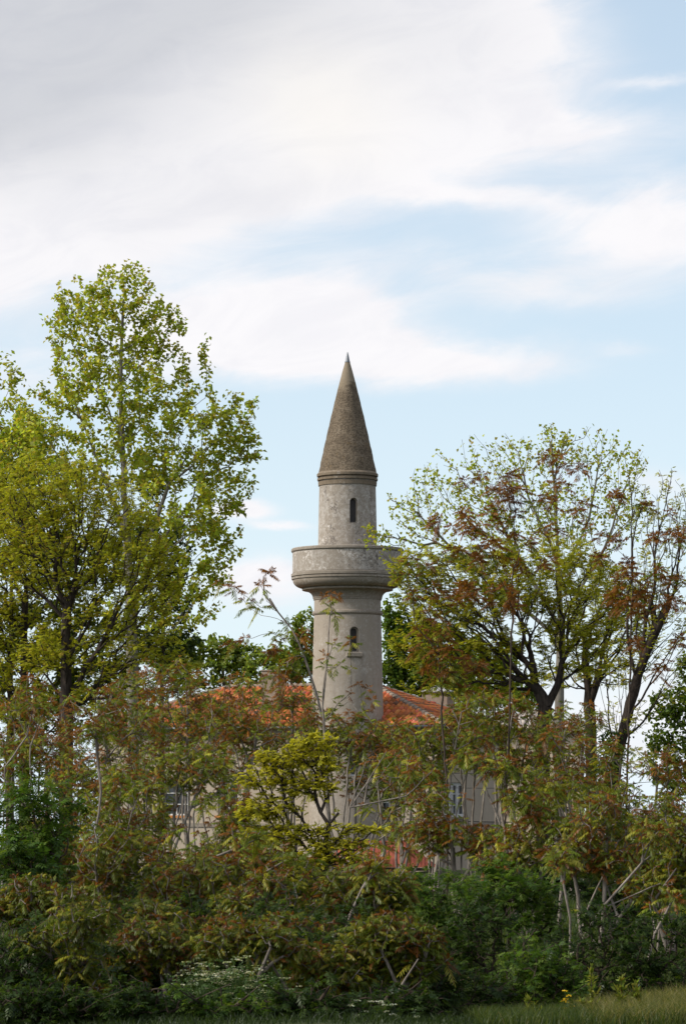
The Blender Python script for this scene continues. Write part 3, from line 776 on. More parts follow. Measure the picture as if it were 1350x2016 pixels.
def compound_leaves(rng, pos, d, L, pairs, ll, lw, droop, col, tipcol=None, spread=0.35, cjit=0.12, rachis=None, start=0.22, hang=0.6):
    """feather leaves: a drooping midrib with pairs of leaflets"""
    n = len(pos); s, u = frame(d)
    L = np.broadcast_to(np.asarray(L, float), (n,)) * rng.uniform(.8, 1.15, n)
    roll = rng.normal(0, .25, n)[:, None]
    s = s * np.cos(roll) + u * np.sin(roll)
    dr = droop * rng.uniform(.6, 1.4, n)
    down = np.array([0, 0, -1.0])
    Vs, Cs = [], []
    c = np.asarray(col) if np.ndim(col) == 2 else np.tile(np.asarray(col)[None], (n, 1))
    c = c * (1 + rng.normal(0, cjit, n))[:, None]
    def at(t): return pos + d * (L * t)[:, None] + down[None] * (L * dr * t * t)[:, None]
    for i in range(pairs):
        t = start + (1 - start) * (i + .5) / pairs
        p = at(t); dirn = norm(d + down[None] * (2 * dr * t)[:, None])
        size = (0.75 + 0.5 * math.sin(math.pi * (0.2 + 0.75 * i / max(1, pairs - 1)))) if pairs > 1 else 1.0
        for sg in (-1, 1):
            h = hang * rng.uniform(.5, 1.5, n)[:, None]
            ld = norm(s * sg + dirn * spread * rng.uniform(.5, 1.6, n)[:, None] + down[None] * h + rng.normal(0, .13, (n, 3)))
            nn = norm(np.cross(ld, dirn)) ; wv = norm(np.cross(nn, ld))
            l = (ll * L / L.mean() * size * rng.uniform(.8, 1.15, n))[:, None]; w = l * (lw / ll)
            m = p + ld * l * .4
            V = np.stack([p, m + wv * w * .5, p + ld * l + down[None] * l * .12, m - wv * w * .5], 1)
            Vs.append(V.reshape(-1, 3))
            cc = c * (1 + rng.normal(0, .10, n))[:, None]
            if tipcol is not None: cc = cc * (1 - .0 * t) + 0
            Cs.append(np.repeat(cc, 4, 0))
    # end leaflet
    p = at(1.0); dirn = norm(d + down[None] * (2 * dr)[:, None]); l = (ll * L / L.mean())[:, None] * .9
    V = np.stack([p, p + dirn * l * .4 + s * l * (lw / ll) * .5, p + dirn * l, p + dirn * l * .4 - s * l * (lw / ll) * .5], 1)
    Vs.append(V.reshape(-1, 3)); Cs.append(np.repeat(c, 4, 0))
    if rachis is not None:
        a, b_, e = at(0.0), at(.5), at(1.0); w = s * rachis
        for x, y in ((a, b_), (b_, e)):
            Vs.append(np.stack([x - w, x + w, y + w * .7, y - w * .7], 1).reshape(-1, 3))
            Cs.append(np.repeat(c * np.array([[.9, .6, .6]]), 4, 0))
    return np.concatenate(Vs), np.concatenate(Cs)

def crown_mesh(parts, origin):
    V = np.concatenate([p[0] for p in parts]) - np.asarray(origin); K = np.concatenate([p[1] for p in parts])
    Q = np.arange(len(V)).reshape(-1, 4)
    return mesh_np('leaves', V, Q, K, False)

def sample_env(rng, ells, Y, n, depth=0.75, mind=0.0, shell=0.0):
    """points in a union of ellipsoids given as columns and rows of the photograph at distance Y"""
    wts = np.array([e[2] * e[3] * (e[4] if len(e) > 4 else 1.0) for e in ells], float); wts /= wts.sum()
    out = []; tries = 0
    while len(out) < n and tries < n * 30:
        tries += 1
        e = ells[rng.choice(len(ells), p=wts)]
        v = rng.normal(0, 1, 3); v /= np.linalg.norm(v); rr = rng.random() ** (1 / 3)
        if shell: rr = rr * (1 - shell) + shell * (rr ** .35)
        v *= rr
        p = pix(e[0] + v[0] * e[2], e[1] + v[1] * e[3], Y)
        dy = v[2] * min(e[2], e[3] * 1.6) * Y / F * depth
        s_ = (Y + dy) / Y
        p = np.array([p[0], Y + dy, p[2]])
        if mind and out:
            if (np.linalg.norm(np.array(out) - p, axis=1) < mind).any(): continue
        out.append(p)
    return np.array(out)

def spread_along(rng, g, zone, per_m, maxrad=None):
    """random places and directions on the thin outer branches"""
    idx = np.arange(1, len(g['P'])); pa = g['par'][1:]
    ok = g['tipd'][idx] < zone
    if maxrad: ok &= g['rad'][idx] < maxrad
    idx, pa = idx[ok], pa[ok]
    seg = np.linalg.norm(g['P'][idx] - g['P'][pa], axis=1)
    w = seg / seg.sum(); n = int(seg.sum() * per_m)
    ch = rng.choice(len(idx), n, p=w); t = rng.random(n)[:, None]
    p = g['P'][pa[ch]] * (1 - t) + g['P'][idx[ch]] * t
    return p, g['D'][idx[ch]]

def start_tree(name, label, cat, group, base):
    return empty(name, tuple(base), label, cat, group)
def ground_pt(px, Y):
    x = pix(px, 1585, Y)[0]; return np.array([x, Y, float(ground_z(x, Y)) - 0.05])
def trunk_line(pts, Y, base_px=None):
    """first point on the ground under base_px, then photograph points (px, py[, dY])"""
    b = ground_pt(base_px if base_px is not None else pts[0][0], Y)
    return [b] + [pix(p[0], p[1], Y + (p[2] if len(p) > 2 else 0)) for p in pts]

def mixcol(rng, n, cols, wts):
    cols = np.array(cols); k = rng.choice(len(cols), n, p=np.array(wts) / sum(wts)); return cols[k]

# ---- broad-leaved trees with single leaves (poplars, background trees)
def leafy_tree(name, label, cat, group, seed, Y, trunks, ells, ntar, leaf, per_m, zone, cols, wts, bark, rt, r0=.004, side=.4,
               seg=.35, bf=.35, up=.6, curl=.6, depth=.75, min_h=2.0, hang=.6, shell=.3, clump=0):
    rng = np.random.default_rng(seed)
    tl = [trunk_line(t[1], Y, t[0]) if t[0] is not None else [pix(p[0], p[1], Y + (p[2] if len(p) > 2 else 0)) for p in t[1]] for t in trunks]
    tar = sample_env(rng, ells, Y, int(ntar * 2.2), depth, 0, shell)
    g = grow(rng, tl, tar, seg, bf, up, curl=curl, r0=r0, rt=rt, min_h=min_h, side=side)
    o = start_tree(name, label, cat, group, tl[0][0])
    link('trunk', branch_mesh(g, tl[0][0], 6), MAT[bark], o)
    p, d = spread_along(rng, g, zone, per_m * 1.9)
    n = len(p)
    dv = norm(d * .4 + rng.normal(0, .7, (n, 3)) + np.array([0, 0, -hang]))
    p = p + rng.normal(0, .09, (n, 3))
    L, W = leaf
    V, K = simple_leaves(rng, p, dv, L, W, mixcol(rng, n, cols, wts))
    link('crown', crown_mesh([(V, K)], tl[0][0]), MAT['leaf_soft'], o)
    return o, g

# ---- pollarded locusts: feathery leaves on long fans of shoots
def locust(name, label, cat, group, seed, Y, trunks, ells, ntar, per_m, zone, cols, wts, rt, leafL=.17, bf=.5, up=.35, bark='bark_dark', min_h=2.0, r0=.006, depth=.8):
    rng = np.random.default_rng(seed)
    tl = [trunk_line(t[1], Y, t[0]) if t[0] is not None else [pix(p[0], p[1], Y + (p[2] if len(p) > 2 else 0)) for p in t[1]] for t in trunks]
    tar = sample_env(rng, ells, Y, int(ntar * 2.3), depth, 0, .25)
    g = grow(rng, tl, tar, .28, bf, up, curl=.15, r0=r0, rt=rt, min_h=min_h, taper=.35, side=.6)
    o = start_tree(name, label, cat, group, tl[0][0])
    link('trunk', branch_mesh(g, tl[0][0], 7), MAT[bark], o)
    p, d = spread_along(rng, g, zone, per_m * 1.7)
    n = len(p)
    rv = rng.normal(0, 1, (n, 3)) * np.array([1, 1, .35])
    dv = norm(d * .7 + norm(rv) * 1.0 + np.array([0, 0, .05]))
    V, K = compound_leaves(rng, p, dv, leafL, 5, leafL * .36, leafL * .17, .25, mixcol(rng, n, cols, wts), hang=.35, spread=.5)
    link('crown', crown_mesh([(V, K)], tl[0][0]), MAT['leaf_soft'], o)
    return o

# ---- trees of heaven: stout pale stems ending in rosettes of long feather leaves, red when young
A_GREEN, A_YEL, A_RED, A_DRED = (0.135, 0.180, 0.016), (0.30, 0.30, 0.030), (0.235, 0.100, 0.018), (0.145, 0.066, 0.016)
def rosettes(rng, tips, dirs, Lm, pairs, red=.4, nleaf=(8, 13), gl=1.0):
    P, D, Ls, K = [], [], [], []
    for p, d in zip(tips, dirs):
        n = rng.integers(*nleaf); a0 = rng.random() * 6.28
        size = Lm * rng.uniform(.75, 1.2)
        redness = np.clip(rng.normal(red - .10, .22), 0, 1); bri = rng.uniform(.7, 1.3)
        ax = norm((d * .7 + rng.normal(0, .25, 3) + np.array([0, 0, .6]))[None])[0]
        s, u = frame(ax[None]); s, u = s[0], u[0]
        for k in range(n):
            f = k / (n - 1)                    # 0 = youngest, upright; 1 = oldest, level
            elv = R(68) * (1 - f) + R(-4) * f + rng.normal(0, .12); az_ = a0 + k * 2.4
            dv = math.cos(elv) * (math.cos(az_) * s + math.sin(az_) * u) + math.sin(elv) * ax
            P.append(p - d * (.16 * f * size / .3) * rng.uniform(.3, 1.2)); D.append(dv); Ls.append(size * (.42 + .62 * f))
            young = redness + .42 * (0.5 - f) + rng.normal(0, .1)
            c = np.array(A_RED if young > .55 else (A_DRED if young > .47 else (A_YEL if rng.random() < .28 else A_GREEN)))
            K.append(c * gl * bri)
    return compound_leaves(rng, np.array(P), np.array(D), np.array(Ls), pairs, Lm * .19, Lm * .047, 0.38, np.array(K), hang=1.0, spread=.4, rachis=.005, start=.2)

def ailanthus(label, seed, Y, base_px, ells=None, ntuft=30, tufts=None, stems=None, Lm=.30, red=.4, rt=.05, mind=.22, group=None,
              pairs=9, gl=1.0, depth=1.0, name='ailanthus_sapling', cat='sapling', up=.5, bf=.3, nleaf=(7, 11), r0=.0075, extra=0, bark='bark_pale', bunch=1):
    rng = np.random.default_rng(seed)
    if stems is None: Lm *= (.74 if Y > 55 else (.66 if Y > 36 else .54)); ntuft = int(ntuft * (3.1 if Y > 36 else 3.6)); mind *= .5; ells = [(e[0], e[1], e[2] * 1.2, e[3] * 1.25) for e in ells]
    if tufts is not None:
        tar = np.array([pix(t[0], t[1], Y + rng.normal(0, .5) * depth) for t in tufts])
        if ells: tar = np.concatenate([tar, sample_env(rng, ells, Y, ntuft, depth, mind)])
    else: tar = sample_env(rng, ells, Y, ntuft, depth, mind)
    if stems is None:
        cx = float(np.mean([e[0] for e in ells])); cyy = float(np.max([e[1] + e[3] * .5 for e in ells]))
        b = ground_pt(base_px, Y); top = pix(base_px + (cx - base_px) * .6, cyy, Y)
        mid = (b + top) / 2 + rng.normal(0, .08, 3)
        tl = [[b, mid, top]]
        for e in ells:
            q = pix(e[0] + rng.normal(0, .3) * e[2], e[1] + e[3] * .2, Y + rng.normal(0, .3))
            m_ = b + (q - b) * .5 + rng.normal(0, .12, 3); m_[2] -= .1
            tl.append([b + rng.normal(0, .05, 3) * np.array([1, 1, 0]), m_, q])
    else:
        tl = [trunk_line(t[1], Y, t[0]) if t[0] is not None else [pix(p[0], p[1], Y + (p[2] if len(p) > 2 else 0)) for p in t[1]] for t in stems]
    h = tar[:, 2].max() - tl[0][0][2]
    g = grow(rng, tl, tar, .2 if Y < 60 else .26, bf, up, curl=.55, wob=.09, r0=r0, rt=rt, min_h=h * .18, taper=.7, side=.6)
    o = start_tree(name, label, cat, group, tl[0][0])
    link('trunk', branch_mesh(g, tl[0][0], 6, 1.15), MAT[bark], o)
    tp = g['P'][g['tips']]; td = g['D'][g['tips']]
    if bunch > 1:
        tp = np.concatenate([tp] + [tp + rng.normal(0, .15, tp.shape) * np.array([1, 1, .6]) - td * .08 for _ in range(bunch - 1)]); td = np.concatenate([td] * bunch)
    parts = [rosettes(rng, tp, td, Lm, pairs, red, nleaf, gl)]
    # loose leaves along the last stretch of shoot
    p, d = spread_along(rng, g, .6, 2.6 + extra)
    n = len(p)
    if n:
        dv = norm(d * .3 + rng.normal(0, .8, (n, 3)) * np.array([1, 1, .4]))
        parts.append(compound_leaves(rng, p, dv, Lm * .8, pairs, Lm * .19, Lm * .047, .35, mixcol(rng, n, [A_GREEN, A_YEL, A_RED, A_DRED], [.6, .18, .12 + red * .3, .12]) * gl, hang=.8, rachis=.004))
    link('crown', crown_mesh(parts, tl[0][0]), MAT['leaf_gloss'], o)
    return o

# ---- dense shrubs
def shrub(label, seed, Y, base_px, ells, ntar, per_m, leafL, cols, wts, group, name='shrub', pinnate=True, zone=.5, rt=.03, depth=1.0, bark='bark_brown', gl='leaf_soft', cat='shrub'):
    rng = np.random.default_rng(seed)
    b = ground_pt(base_px, Y)
    cen = sample_env(rng, ells, Y, max(8, ntar // 9), depth, 0, .5)
    tar = np.concatenate([cen + rng.normal(0, .085 * (Y / 30) ** .5, cen.shape) * np.array([1, 1, .8]) for _ in range(9)])
    tar[:, 2] = np.maximum(tar[:, 2], ground_z(tar[:, 0], tar[:, 1]) + .08)
    tl = [[b, b + np.array([rng.normal(0, .05), 0, .3])]]
    for k in range(3): tl.append([b + np.array([0, 0, .05]), b + np.array([rng.normal(0, .5), rng.normal(0, .3), .35])])
    g = grow(rng, tl, tar, .16, .15, .25, curl=.5, wob=.1, r0=.003, rt=rt)
    o = start_tree(name, label, cat, group, b)
    link('stem', branch_mesh(g, b, 5), MAT[bark], o)
    p, d = spread_along(rng, g, zone, per_m); n = len(p)
    dv = norm(d * .6 + rng.normal(0, .8, (n, 3)) * np.array([1, 1, .6]))
    K = mixcol(rng, n, cols, wts)
    if pinnate: part = compound_leaves(rng, p, dv, leafL * 2.6, 4, leafL, leafL * .42, .25, K, hang=.3)
    else: part = simple_leaves(rng, p + rng.normal(0, .03, (n, 3)), dv, leafL, leafL * .6, K)
    link('crown', crown_mesh([part], b), MAT[gl], o)
    return o
#PLANTS
# ------------------------------------------------------------------ trees
POP = [(0.36, 0.42, 0.045), (0.43, 0.45, 0.06), (0.28, 0.34, 0.04), (0.38, 0.32, 0.05)]
POPW = [.45, .25, .2, .1]
TALL = 'tall poplars around the minaret'
leafy_tree('poplar_tree', 'tallest tree, broad yellow-green poplar left of the minaret', 'tree', TALL, 11, 105,
    [(262, [(262, 1400), (258, 1200), (244, 950), (236, 750), (243, 590)]), (None, [(258, 1200), (300, 1090), (380, 980)]), (None, [(250, 1060), (190, 900), (150, 800)]), (None, [(260, 1150), (330, 960), (380, 880)])],
    [(125, 625, 50, 50), (310, 640, 55, 60), (215, 600, 120, 75), (205, 690, 125, 100), (265, 760, 150, 110), (180, 850, 180, 120), (370, 850, 130, 100), (300, 990, 190, 120), (420, 850, 90, 70), (440, 960, 70, 60),
     (400, 1080, 80, 80), (320, 1160, 120, 100), (250, 535, 50, 32), (480, 800, 25, 45), (490, 890, 34, 50), (130, 590, 40, 30), (400, 690, 20, 25), (350, 620, 20, 30)],
    560, (.16, .15), 23, 1.5, POP, POPW, 'bark_grey', .22, seg=.4, bf=.22, up=.7, hang=.5)
leafy_tree('poplar_tree', 'lower poplar half cut off at the left edge beside the tall one', 'tree', TALL, 12, 112,
    [(-25, [(-25, 1400), (-20, 1000), (-10, 800)])],
    [(12, 730, 32, 42), (30, 840, 80, 75), (0, 900, 110, 110), (75, 880, 60, 70), (60, 960, 110, 70)], 200, (.15, .14), 23, 1.4, POP, POPW, 'bark_grey', .2, up=.7, hang=.5)
leafy_tree('broadleaf_tree', 'dark green leafy tree glimpsed behind the tall poplar and low against the sky', 'tree', 'darker trees farther back', 13, 128,
    [(318, [(318, 1380), (322, 1150)])],
    [(335, 1090, 48, 55), (352, 1170, 40, 60), (310, 1150, 50, 70), (300, 960, 30, 40), (290, 1060, 60, 60), (330, 1260, 70, 60)], 150, (.17, .16), 34, 1.2,
    [(0.035, 0.06, 0.014), (0.055, 0.085, 0.018)], [.6, .4], 'bark_brown', .2, up=.4, hang=.3)
leafy_tree('broadleaf_tree', 'dark green tree at the left edge showing through behind the feathery yellow crown', 'tree', 'darker trees farther back', 14, 125,
    [(20, [(20, 1380), (25, 1000)])],
    [(25, 900, 55, 60), (10, 980, 60, 80), (60, 1060, 90, 100), (150, 1120, 110, 90), (60, 1240, 110, 90), (190, 1270, 110, 90), (60, 1350, 120, 70), (200, 1370, 110, 70), (20, 1430, 100, 60)], 420, (.19, .18), 34, 1.2,
    [(0.07, 0.10, 0.018), (0.12, 0.145, 0.025)], [.6, .4], 'bark_brown', .2, up=.4, hang=.3)
BG = [(0.17, 0.24, 0.035), (0.23, 0.29, 0.05), (0.11, 0.17, 0.03)]
leafy_tree('broadleaf_tree', 'fresh green tree behind the roof between the left chimney and the minaret', 'tree', 'darker trees farther back', 15, 158,
    [(575, [(575, 1400), (580, 1260)])],
    [(605, 1240, 28, 44), (580, 1290, 52, 50), (530, 1320, 60, 36), (605, 1330, 40, 50)], 110, (.2, .19), 36, 1.3, BG, [.4, .4, .2], 'bark_brown', .2, up=.4, hang=.3, clump=1)
leafy_tree('broadleaf_tree', 'fresh green tree behind the roof left of the left chimney', 'tree', 'darker trees farther back', 16, 160,
    [(440, [(440, 1400), (440, 1280)])],
    [(470, 1300, 60, 36), (400, 1320, 80, 42), (350, 1290, 60, 50), (430, 1275, 40, 30)], 130, (.2, .19), 34, 1.3, BG, [.4, .4, .2], 'bark_brown', .2, up=.4, hang=.3)
leafy_tree('broadleaf_tree', 'dense green tree rising behind the roof directly right of the minaret', 'tree', 'darker trees farther back', 17, 160,
    [(828, [(828, 1390), (826, 1300), (800, 1210)])],
    [(785, 1290, 42, 70), (815, 1330, 70, 44), (870, 1330, 60, 46), (840, 1270, 60, 50), (770, 1215, 22, 50), (905, 1290, 50, 60)], 240, (.2, .19), 40, 1.3,
    [(0.10, 0.165, 0.025), (0.14, 0.21, 0.03), (0.07, 0.12, 0.02)], [.4, .35, .25], 'bark_brown', .24, up=.4, hang=.3)
leafy_tree('broadleaf_tree', 'green tree low behind the forked black trunk and the box chimney', 'tree', 'darker trees farther back', 19, 156,
    [(960, [(960, 1430), (955, 1340)])],
    [(940, 1330, 60, 50), (1000, 1370, 60, 40), (910, 1370, 50, 40), (1040, 1390, 40, 30), (980, 1300, 40, 30)], 150, (.2, .19), 34, 1.3, BG, [.4, .4, .2], 'bark_brown', .2, up=.4, hang=.3)
leafy_tree('poplar_tree', 'thinly leaved poplar with pale trunk and many bare upright twigs right of the minaret', 'tree', TALL, 18, 112,
    [(1100, [(1100, 1400), (1104, 1250), (1098, 1100), (1090, 950), (1084, 870)]), (None, [(1104, 1240), (1010, 1080), (940, 930)]), (None, [(1100, 1150), (1160, 1020), (1180, 900)]), (None, [(1104, 1260), (900, 1090), (810, 1000)]), (None, [(1104, 1220), (1190, 1080), (1240, 930)]), (None, [(1098, 1100), (1040, 980), (1020, 890)])],
    [(940, 900, 50, 50), (1010, 900, 70, 50), (1090, 880, 60, 50), (1160, 880, 60, 50), (1230, 920, 50, 55), (860, 950, 50, 60), (800, 1000, 45, 45), (770, 985, 14, 22), (900, 1010, 110, 70), (1020, 1000, 120, 70), (1140, 1000, 120, 70), (1230, 1010, 60, 60),
     (740, 1050, 26, 28), (720, 1045, 20, 22), (790, 1080, 50, 40)],
    460, (.14, .13), 6.2, 1.2, POP, POPW, 'bark_grey', .17, side=.3, seg=.4, bf=.6, up=1.0, curl=.9, hang=.4, r0=.0055)
LOC, LOCW = [(0.38, 0.40, 0.032), (0.31, 0.34, 0.03), (0.45, 0.43, 0.04), (0.32, 0.25, 0.035)], [.42, .3, .18, .1]
LG = 'pollarded feathery-leaved trees'
locust('locust_tree', 'feathery yellow-green pollard with a thick dark trunk at far left', 'tree', LG, 21, 85,
    [(130, [(130, 1345), (129, 1250), (132, 1175)]), (None, [(130, 1200), (112, 1150)]), (None, [(130, 1200), (150, 1150)])],
    [(110, 960, 130, 75), (60, 1050, 110, 110), (190, 1010, 120, 90), (130, 1080, 130, 100), (250, 1090, 110, 80), (230, 1180, 130, 70), (310, 1130, 60, 70), (180, 1280, 120, 60), (280, 1260, 90, 60), (90, 1280, 70, 60), (220, 1360, 90, 40), (350, 1320, 60, 40), (380, 1400, 50, 35)],
    800, 13, 1.1, LOC, LOCW, .20, depth=1.0)
locust('locust_tree', 'second pollarded feathery tree with a thinner dark trunk cut by the left edge', 'tree', LG, 22, 90,
    [(48, [(48, 1345), (46, 1250), (50, 1170)]), (None, [(47, 1260), (10, 1190)])],
    [(10, 1020, 70, 110), (40, 1130, 90, 100), (-20, 1180, 60, 120), (60, 1260, 70, 70), (0, 1310, 60, 50), (40, 1380, 90, 50)], 420, 14, 1.1, LOC, LOCW, .15)
locust('locust_tree', 'pollarded feathery tree with a forked black trunk right of the minaret', 'tree', LG, 23, 88,
    [(1068, [(1068, 1430), (1075, 1392)]), (None, [(1075, 1392), (1052, 1345), (1046, 1300)]), (None, [(1075, 1392), (1098, 1350), (1106, 1305)])],
    [(1060, 1120, 150, 80), (940, 1140, 140, 80), (980, 1210, 180, 70), (1140, 1180, 100, 90), (860, 1200, 90, 60), (900, 1270, 140, 60), (1000, 1300, 120, 50), (840, 1110, 80, 50), (1150, 1280, 60, 60), (810, 1150, 45, 60), (880, 1340, 100, 35), (960, 1350, 60, 30)],
    700, 19, 1.1, LOC, LOCW, .21, depth=.95)
locust('locust_tree', 'pollarded feathery tree with a straight dark trunk and broken stub at right', 'tree', LG, 24, 95,
    [(1163, [(1163, 1430), (1158, 1360), (1150, 1290)]), (None, [(1160, 1385), (1176, 1340), (1179, 1318)])],
    [(1170, 1200, 60, 60), (1210, 1250, 60, 60), (1130, 1240, 50, 50), (1215, 1320, 60, 30), (1200, 1150, 50, 50), (1250, 1200, 60, 60), (1120, 1330, 60, 30)], 260, 15, 1.0, LOC, LOCW, .17)
locust('locust_tree', 'leaning dark-trunked tree with ivy at its foot near the right edge', 'tree', LG, 25, 92,
    [(1204, [(1204, 1600), (1212, 1500), (1240, 1385), (1262, 1310), (1292, 1240), (1314, 1190)]), (None, [(1292, 1240), (1280, 1180)])],
    [(1320, 1000, 30, 90), (1275, 1020, 40, 80), (1345, 1060, 30, 80), (1300, 1120, 60, 60), (1260, 1150, 50, 60), (1310, 1260, 60, 60), (1340, 1200, 30, 60), (1250, 950, 20, 40), (1310, 930, 20, 20), (1220, 1290, 60, 50), (1320, 1330, 40, 50), (1230, 1400, 60, 40)], 240, 4.5, .9, LOC, LOCW, .19, bf=.8, up=.9, r0=.005)
ivy = [o for o in bpy.data.objects if o.name.startswith('locust_tree') and 'ivy' in o['label']][0]
rng = np.random.default_rng(77)
pv = np.array([pix(1196 + rng.normal(0, 15) + max(0, (1560 - y)) * .05, y, 92 + rng.normal(-.1, .22)) for y in rng.uniform(1440, 1610, 1500)])
V, K = simple_leaves(rng, pv, norm(rng.normal(0, .8, (1500, 3)) + np.array([0, -.3, -.4])), .11, .10, mixcol(rng, 1500, [(.02, .05, .012), (.035, .07, .015)], [.5, .5]))
link('ivy', crown_mesh([(V, K)], ivy.location), MAT['leaf_gloss'], ivy)
leafy_tree('broadleaf_tree', 'dark green round-leaved tree low at the right edge against white sky', 'tree', 'darker trees farther back', 26, 118,
    [(1375, [(1375, 1560), (1370, 1420)])],
    [(1320, 1385, 42, 36), (1345, 1450, 40, 60), (1300, 1430, 40, 40), (1360, 1340, 30, 60), (1330, 1520, 50, 50), (1290, 1500, 40, 30)], 120, (.17, .16), 26, 1.1,
    [(0.085, 0.135, 0.02), (0.13, 0.18, 0.03)], [.6, .4], 'bark_brown', .2, up=.3, hang=.3)
MID = [(0.50, 0.47, 0.035), (0.42, 0.41, 0.035), (0.30, 0.31, 0.03)]
locust('locust_tree', 'small bright yellow-green feathery tree in mid thicket below the minaret', 'tree', LG, 27, 40,
    [(640, [(640, 1720), (640, 1650), (648, 1625)]), (None, [(648, 1625), (632, 1600), (640, 1575)]), (None, [(648, 1625), (665, 1600)])],
    [(560, 1490, 60, 22), (620, 1462, 50, 18), (520, 1530, 60, 22), (600, 1545, 70, 20), (530, 1590, 80, 22), (640, 1500, 30, 30), (560, 1640, 90, 20), (690, 1630, 80, 9), (650, 1662, 90, 14), (590, 1690, 100, 16), (680, 1692, 80, 12), (640, 1730, 90, 16), (640, 1770, 80, 14), (540, 1740, 60, 16)],
    520, 22, .8, MID, [.45, .35, .2], .04, leafL=.10, min_h=.5, depth=.7, r0=.005)

# ------------------------------------------------------------------ trees of heaven
AT = 'trees of heaven with red young leaves'
ailanthus('slender tree with dark red tufts high above the forked black trunk', 31, 64, 1000,
    tufts=[(935, 935), (1005, 930), (1080, 890), (1112, 915), (1022, 985), (965, 1000), (885, 1035), (925, 1040), (1010, 1050), (1040, 1062), (1090, 1030), (850, 1025), (960, 1060), (1092, 985), (985, 955), (940, 1095), (1020, 1110), (1075, 1105), (905, 1080), (990, 1150), (1095, 945)],
    ells=[(980, 1020, 110, 70), (960, 1150, 90, 50)], ntuft=10, stems=[(985, [(1000, 1500), (1005, 1300), (1010, 1120)])], Lm=.27, nleaf=(9, 14), red=.95, rt=.02, gl=.85, bark='bark_brown', bunch=3, group=AT, name='tree_of_heaven', cat='tree', mind=.3, r0=.004)
ailanthus('tall tree with dark red tufts beside the right edge', 32, 66, 1240,
    tufts=[(1150, 985), (1215, 970), (1280, 990), (1160, 1030), (1200, 1055), (1320, 1045), (1345, 1040), (1230, 1140), (1260, 1190), (1330, 1180), (1290, 1130), (1175, 1090), (1300, 1050), (1340, 1250), (1250, 1260), (1310, 1300)],
    ells=[(1270, 1160, 80, 60)], ntuft=10, stems=[(1225, [(1235, 1500), (1240, 1300), (1245, 1150)])], Lm=.28, nleaf=(9, 14), red=.95, rt=.022, gl=.85, bark='bark_brown', bunch=3, group=AT, name='tree_of_heaven', cat='tree', mind=.3, r0=.004)
ailanthus('tree with red and green tufts just right of the balcony', 33, 62, 850,
    tufts=[(800, 1098), (838, 1110), (872, 1090), (812, 1165), (845, 1200), (880, 1240), (820, 1235), (780, 1130), (900, 1180), (860, 1150)],
    ells=[(860, 1270, 60, 50), (900, 1320, 60, 40)], ntuft=14, stems=[(880, [(880, 1560), (870, 1400), (862, 1260)])], Lm=.27, nleaf=(9, 14), red=.75, rt=.022, gl=.75, bark='bark_brown', bunch=2, group=AT, name='tree_of_heaven', cat='tree', r0=.0055)
ailanthus('tree with bare grey stem curving up leftward in front of the roof', 34, 70, 640,
    tufts=[(535, 1122), (512, 1150), (480, 1182), (500, 1186), (560, 1226), (535, 1246), (600, 1242), (590, 1330), (545, 1275), (480, 1255), (520, 1330), (455, 1150), (430, 1145), (450, 1270), (560, 1340), (470, 1330)],
    ells=[(560, 1300, 50, 40)], ntuft=8, stems=[(655, [(640, 1440), (632, 1400), (612, 1335), (600, 1295), (575, 1240), (548, 1205), (530, 1178)]), (None, [(548, 1205), (520, 1170), (518, 1135)])], Lm=.33, nleaf=(9, 14), red=.7, rt=.055, group=AT, name='tree_of_heaven', cat='tree', bf=.1, r0=.0055)
ailanthus('slender sparse young tree standing in front of the minaret shaft', 35, 60, 640,
    tufts=[(652, 1165), (635, 1172), (668, 1170), (650, 1192), (660, 1215), (660, 1262), (690, 1258), (638, 1285), (636, 1308), (672, 1305), (690, 1312), (705, 1345), (728, 1352), (690, 1362), (665, 1385), (735, 1375), (715, 1400), (655, 1400)],
    stems=[(650, [(640, 1480), (636, 1390), (640, 1320), (655, 1270)]), (None, [(636, 1390), (645, 1280), (650, 1215)])], Lm=.24, red=.5, rt=.028, group=AT, name='tree_of_heaven', cat='tree', nleaf=(6, 9), r0=.005, bf=.15)
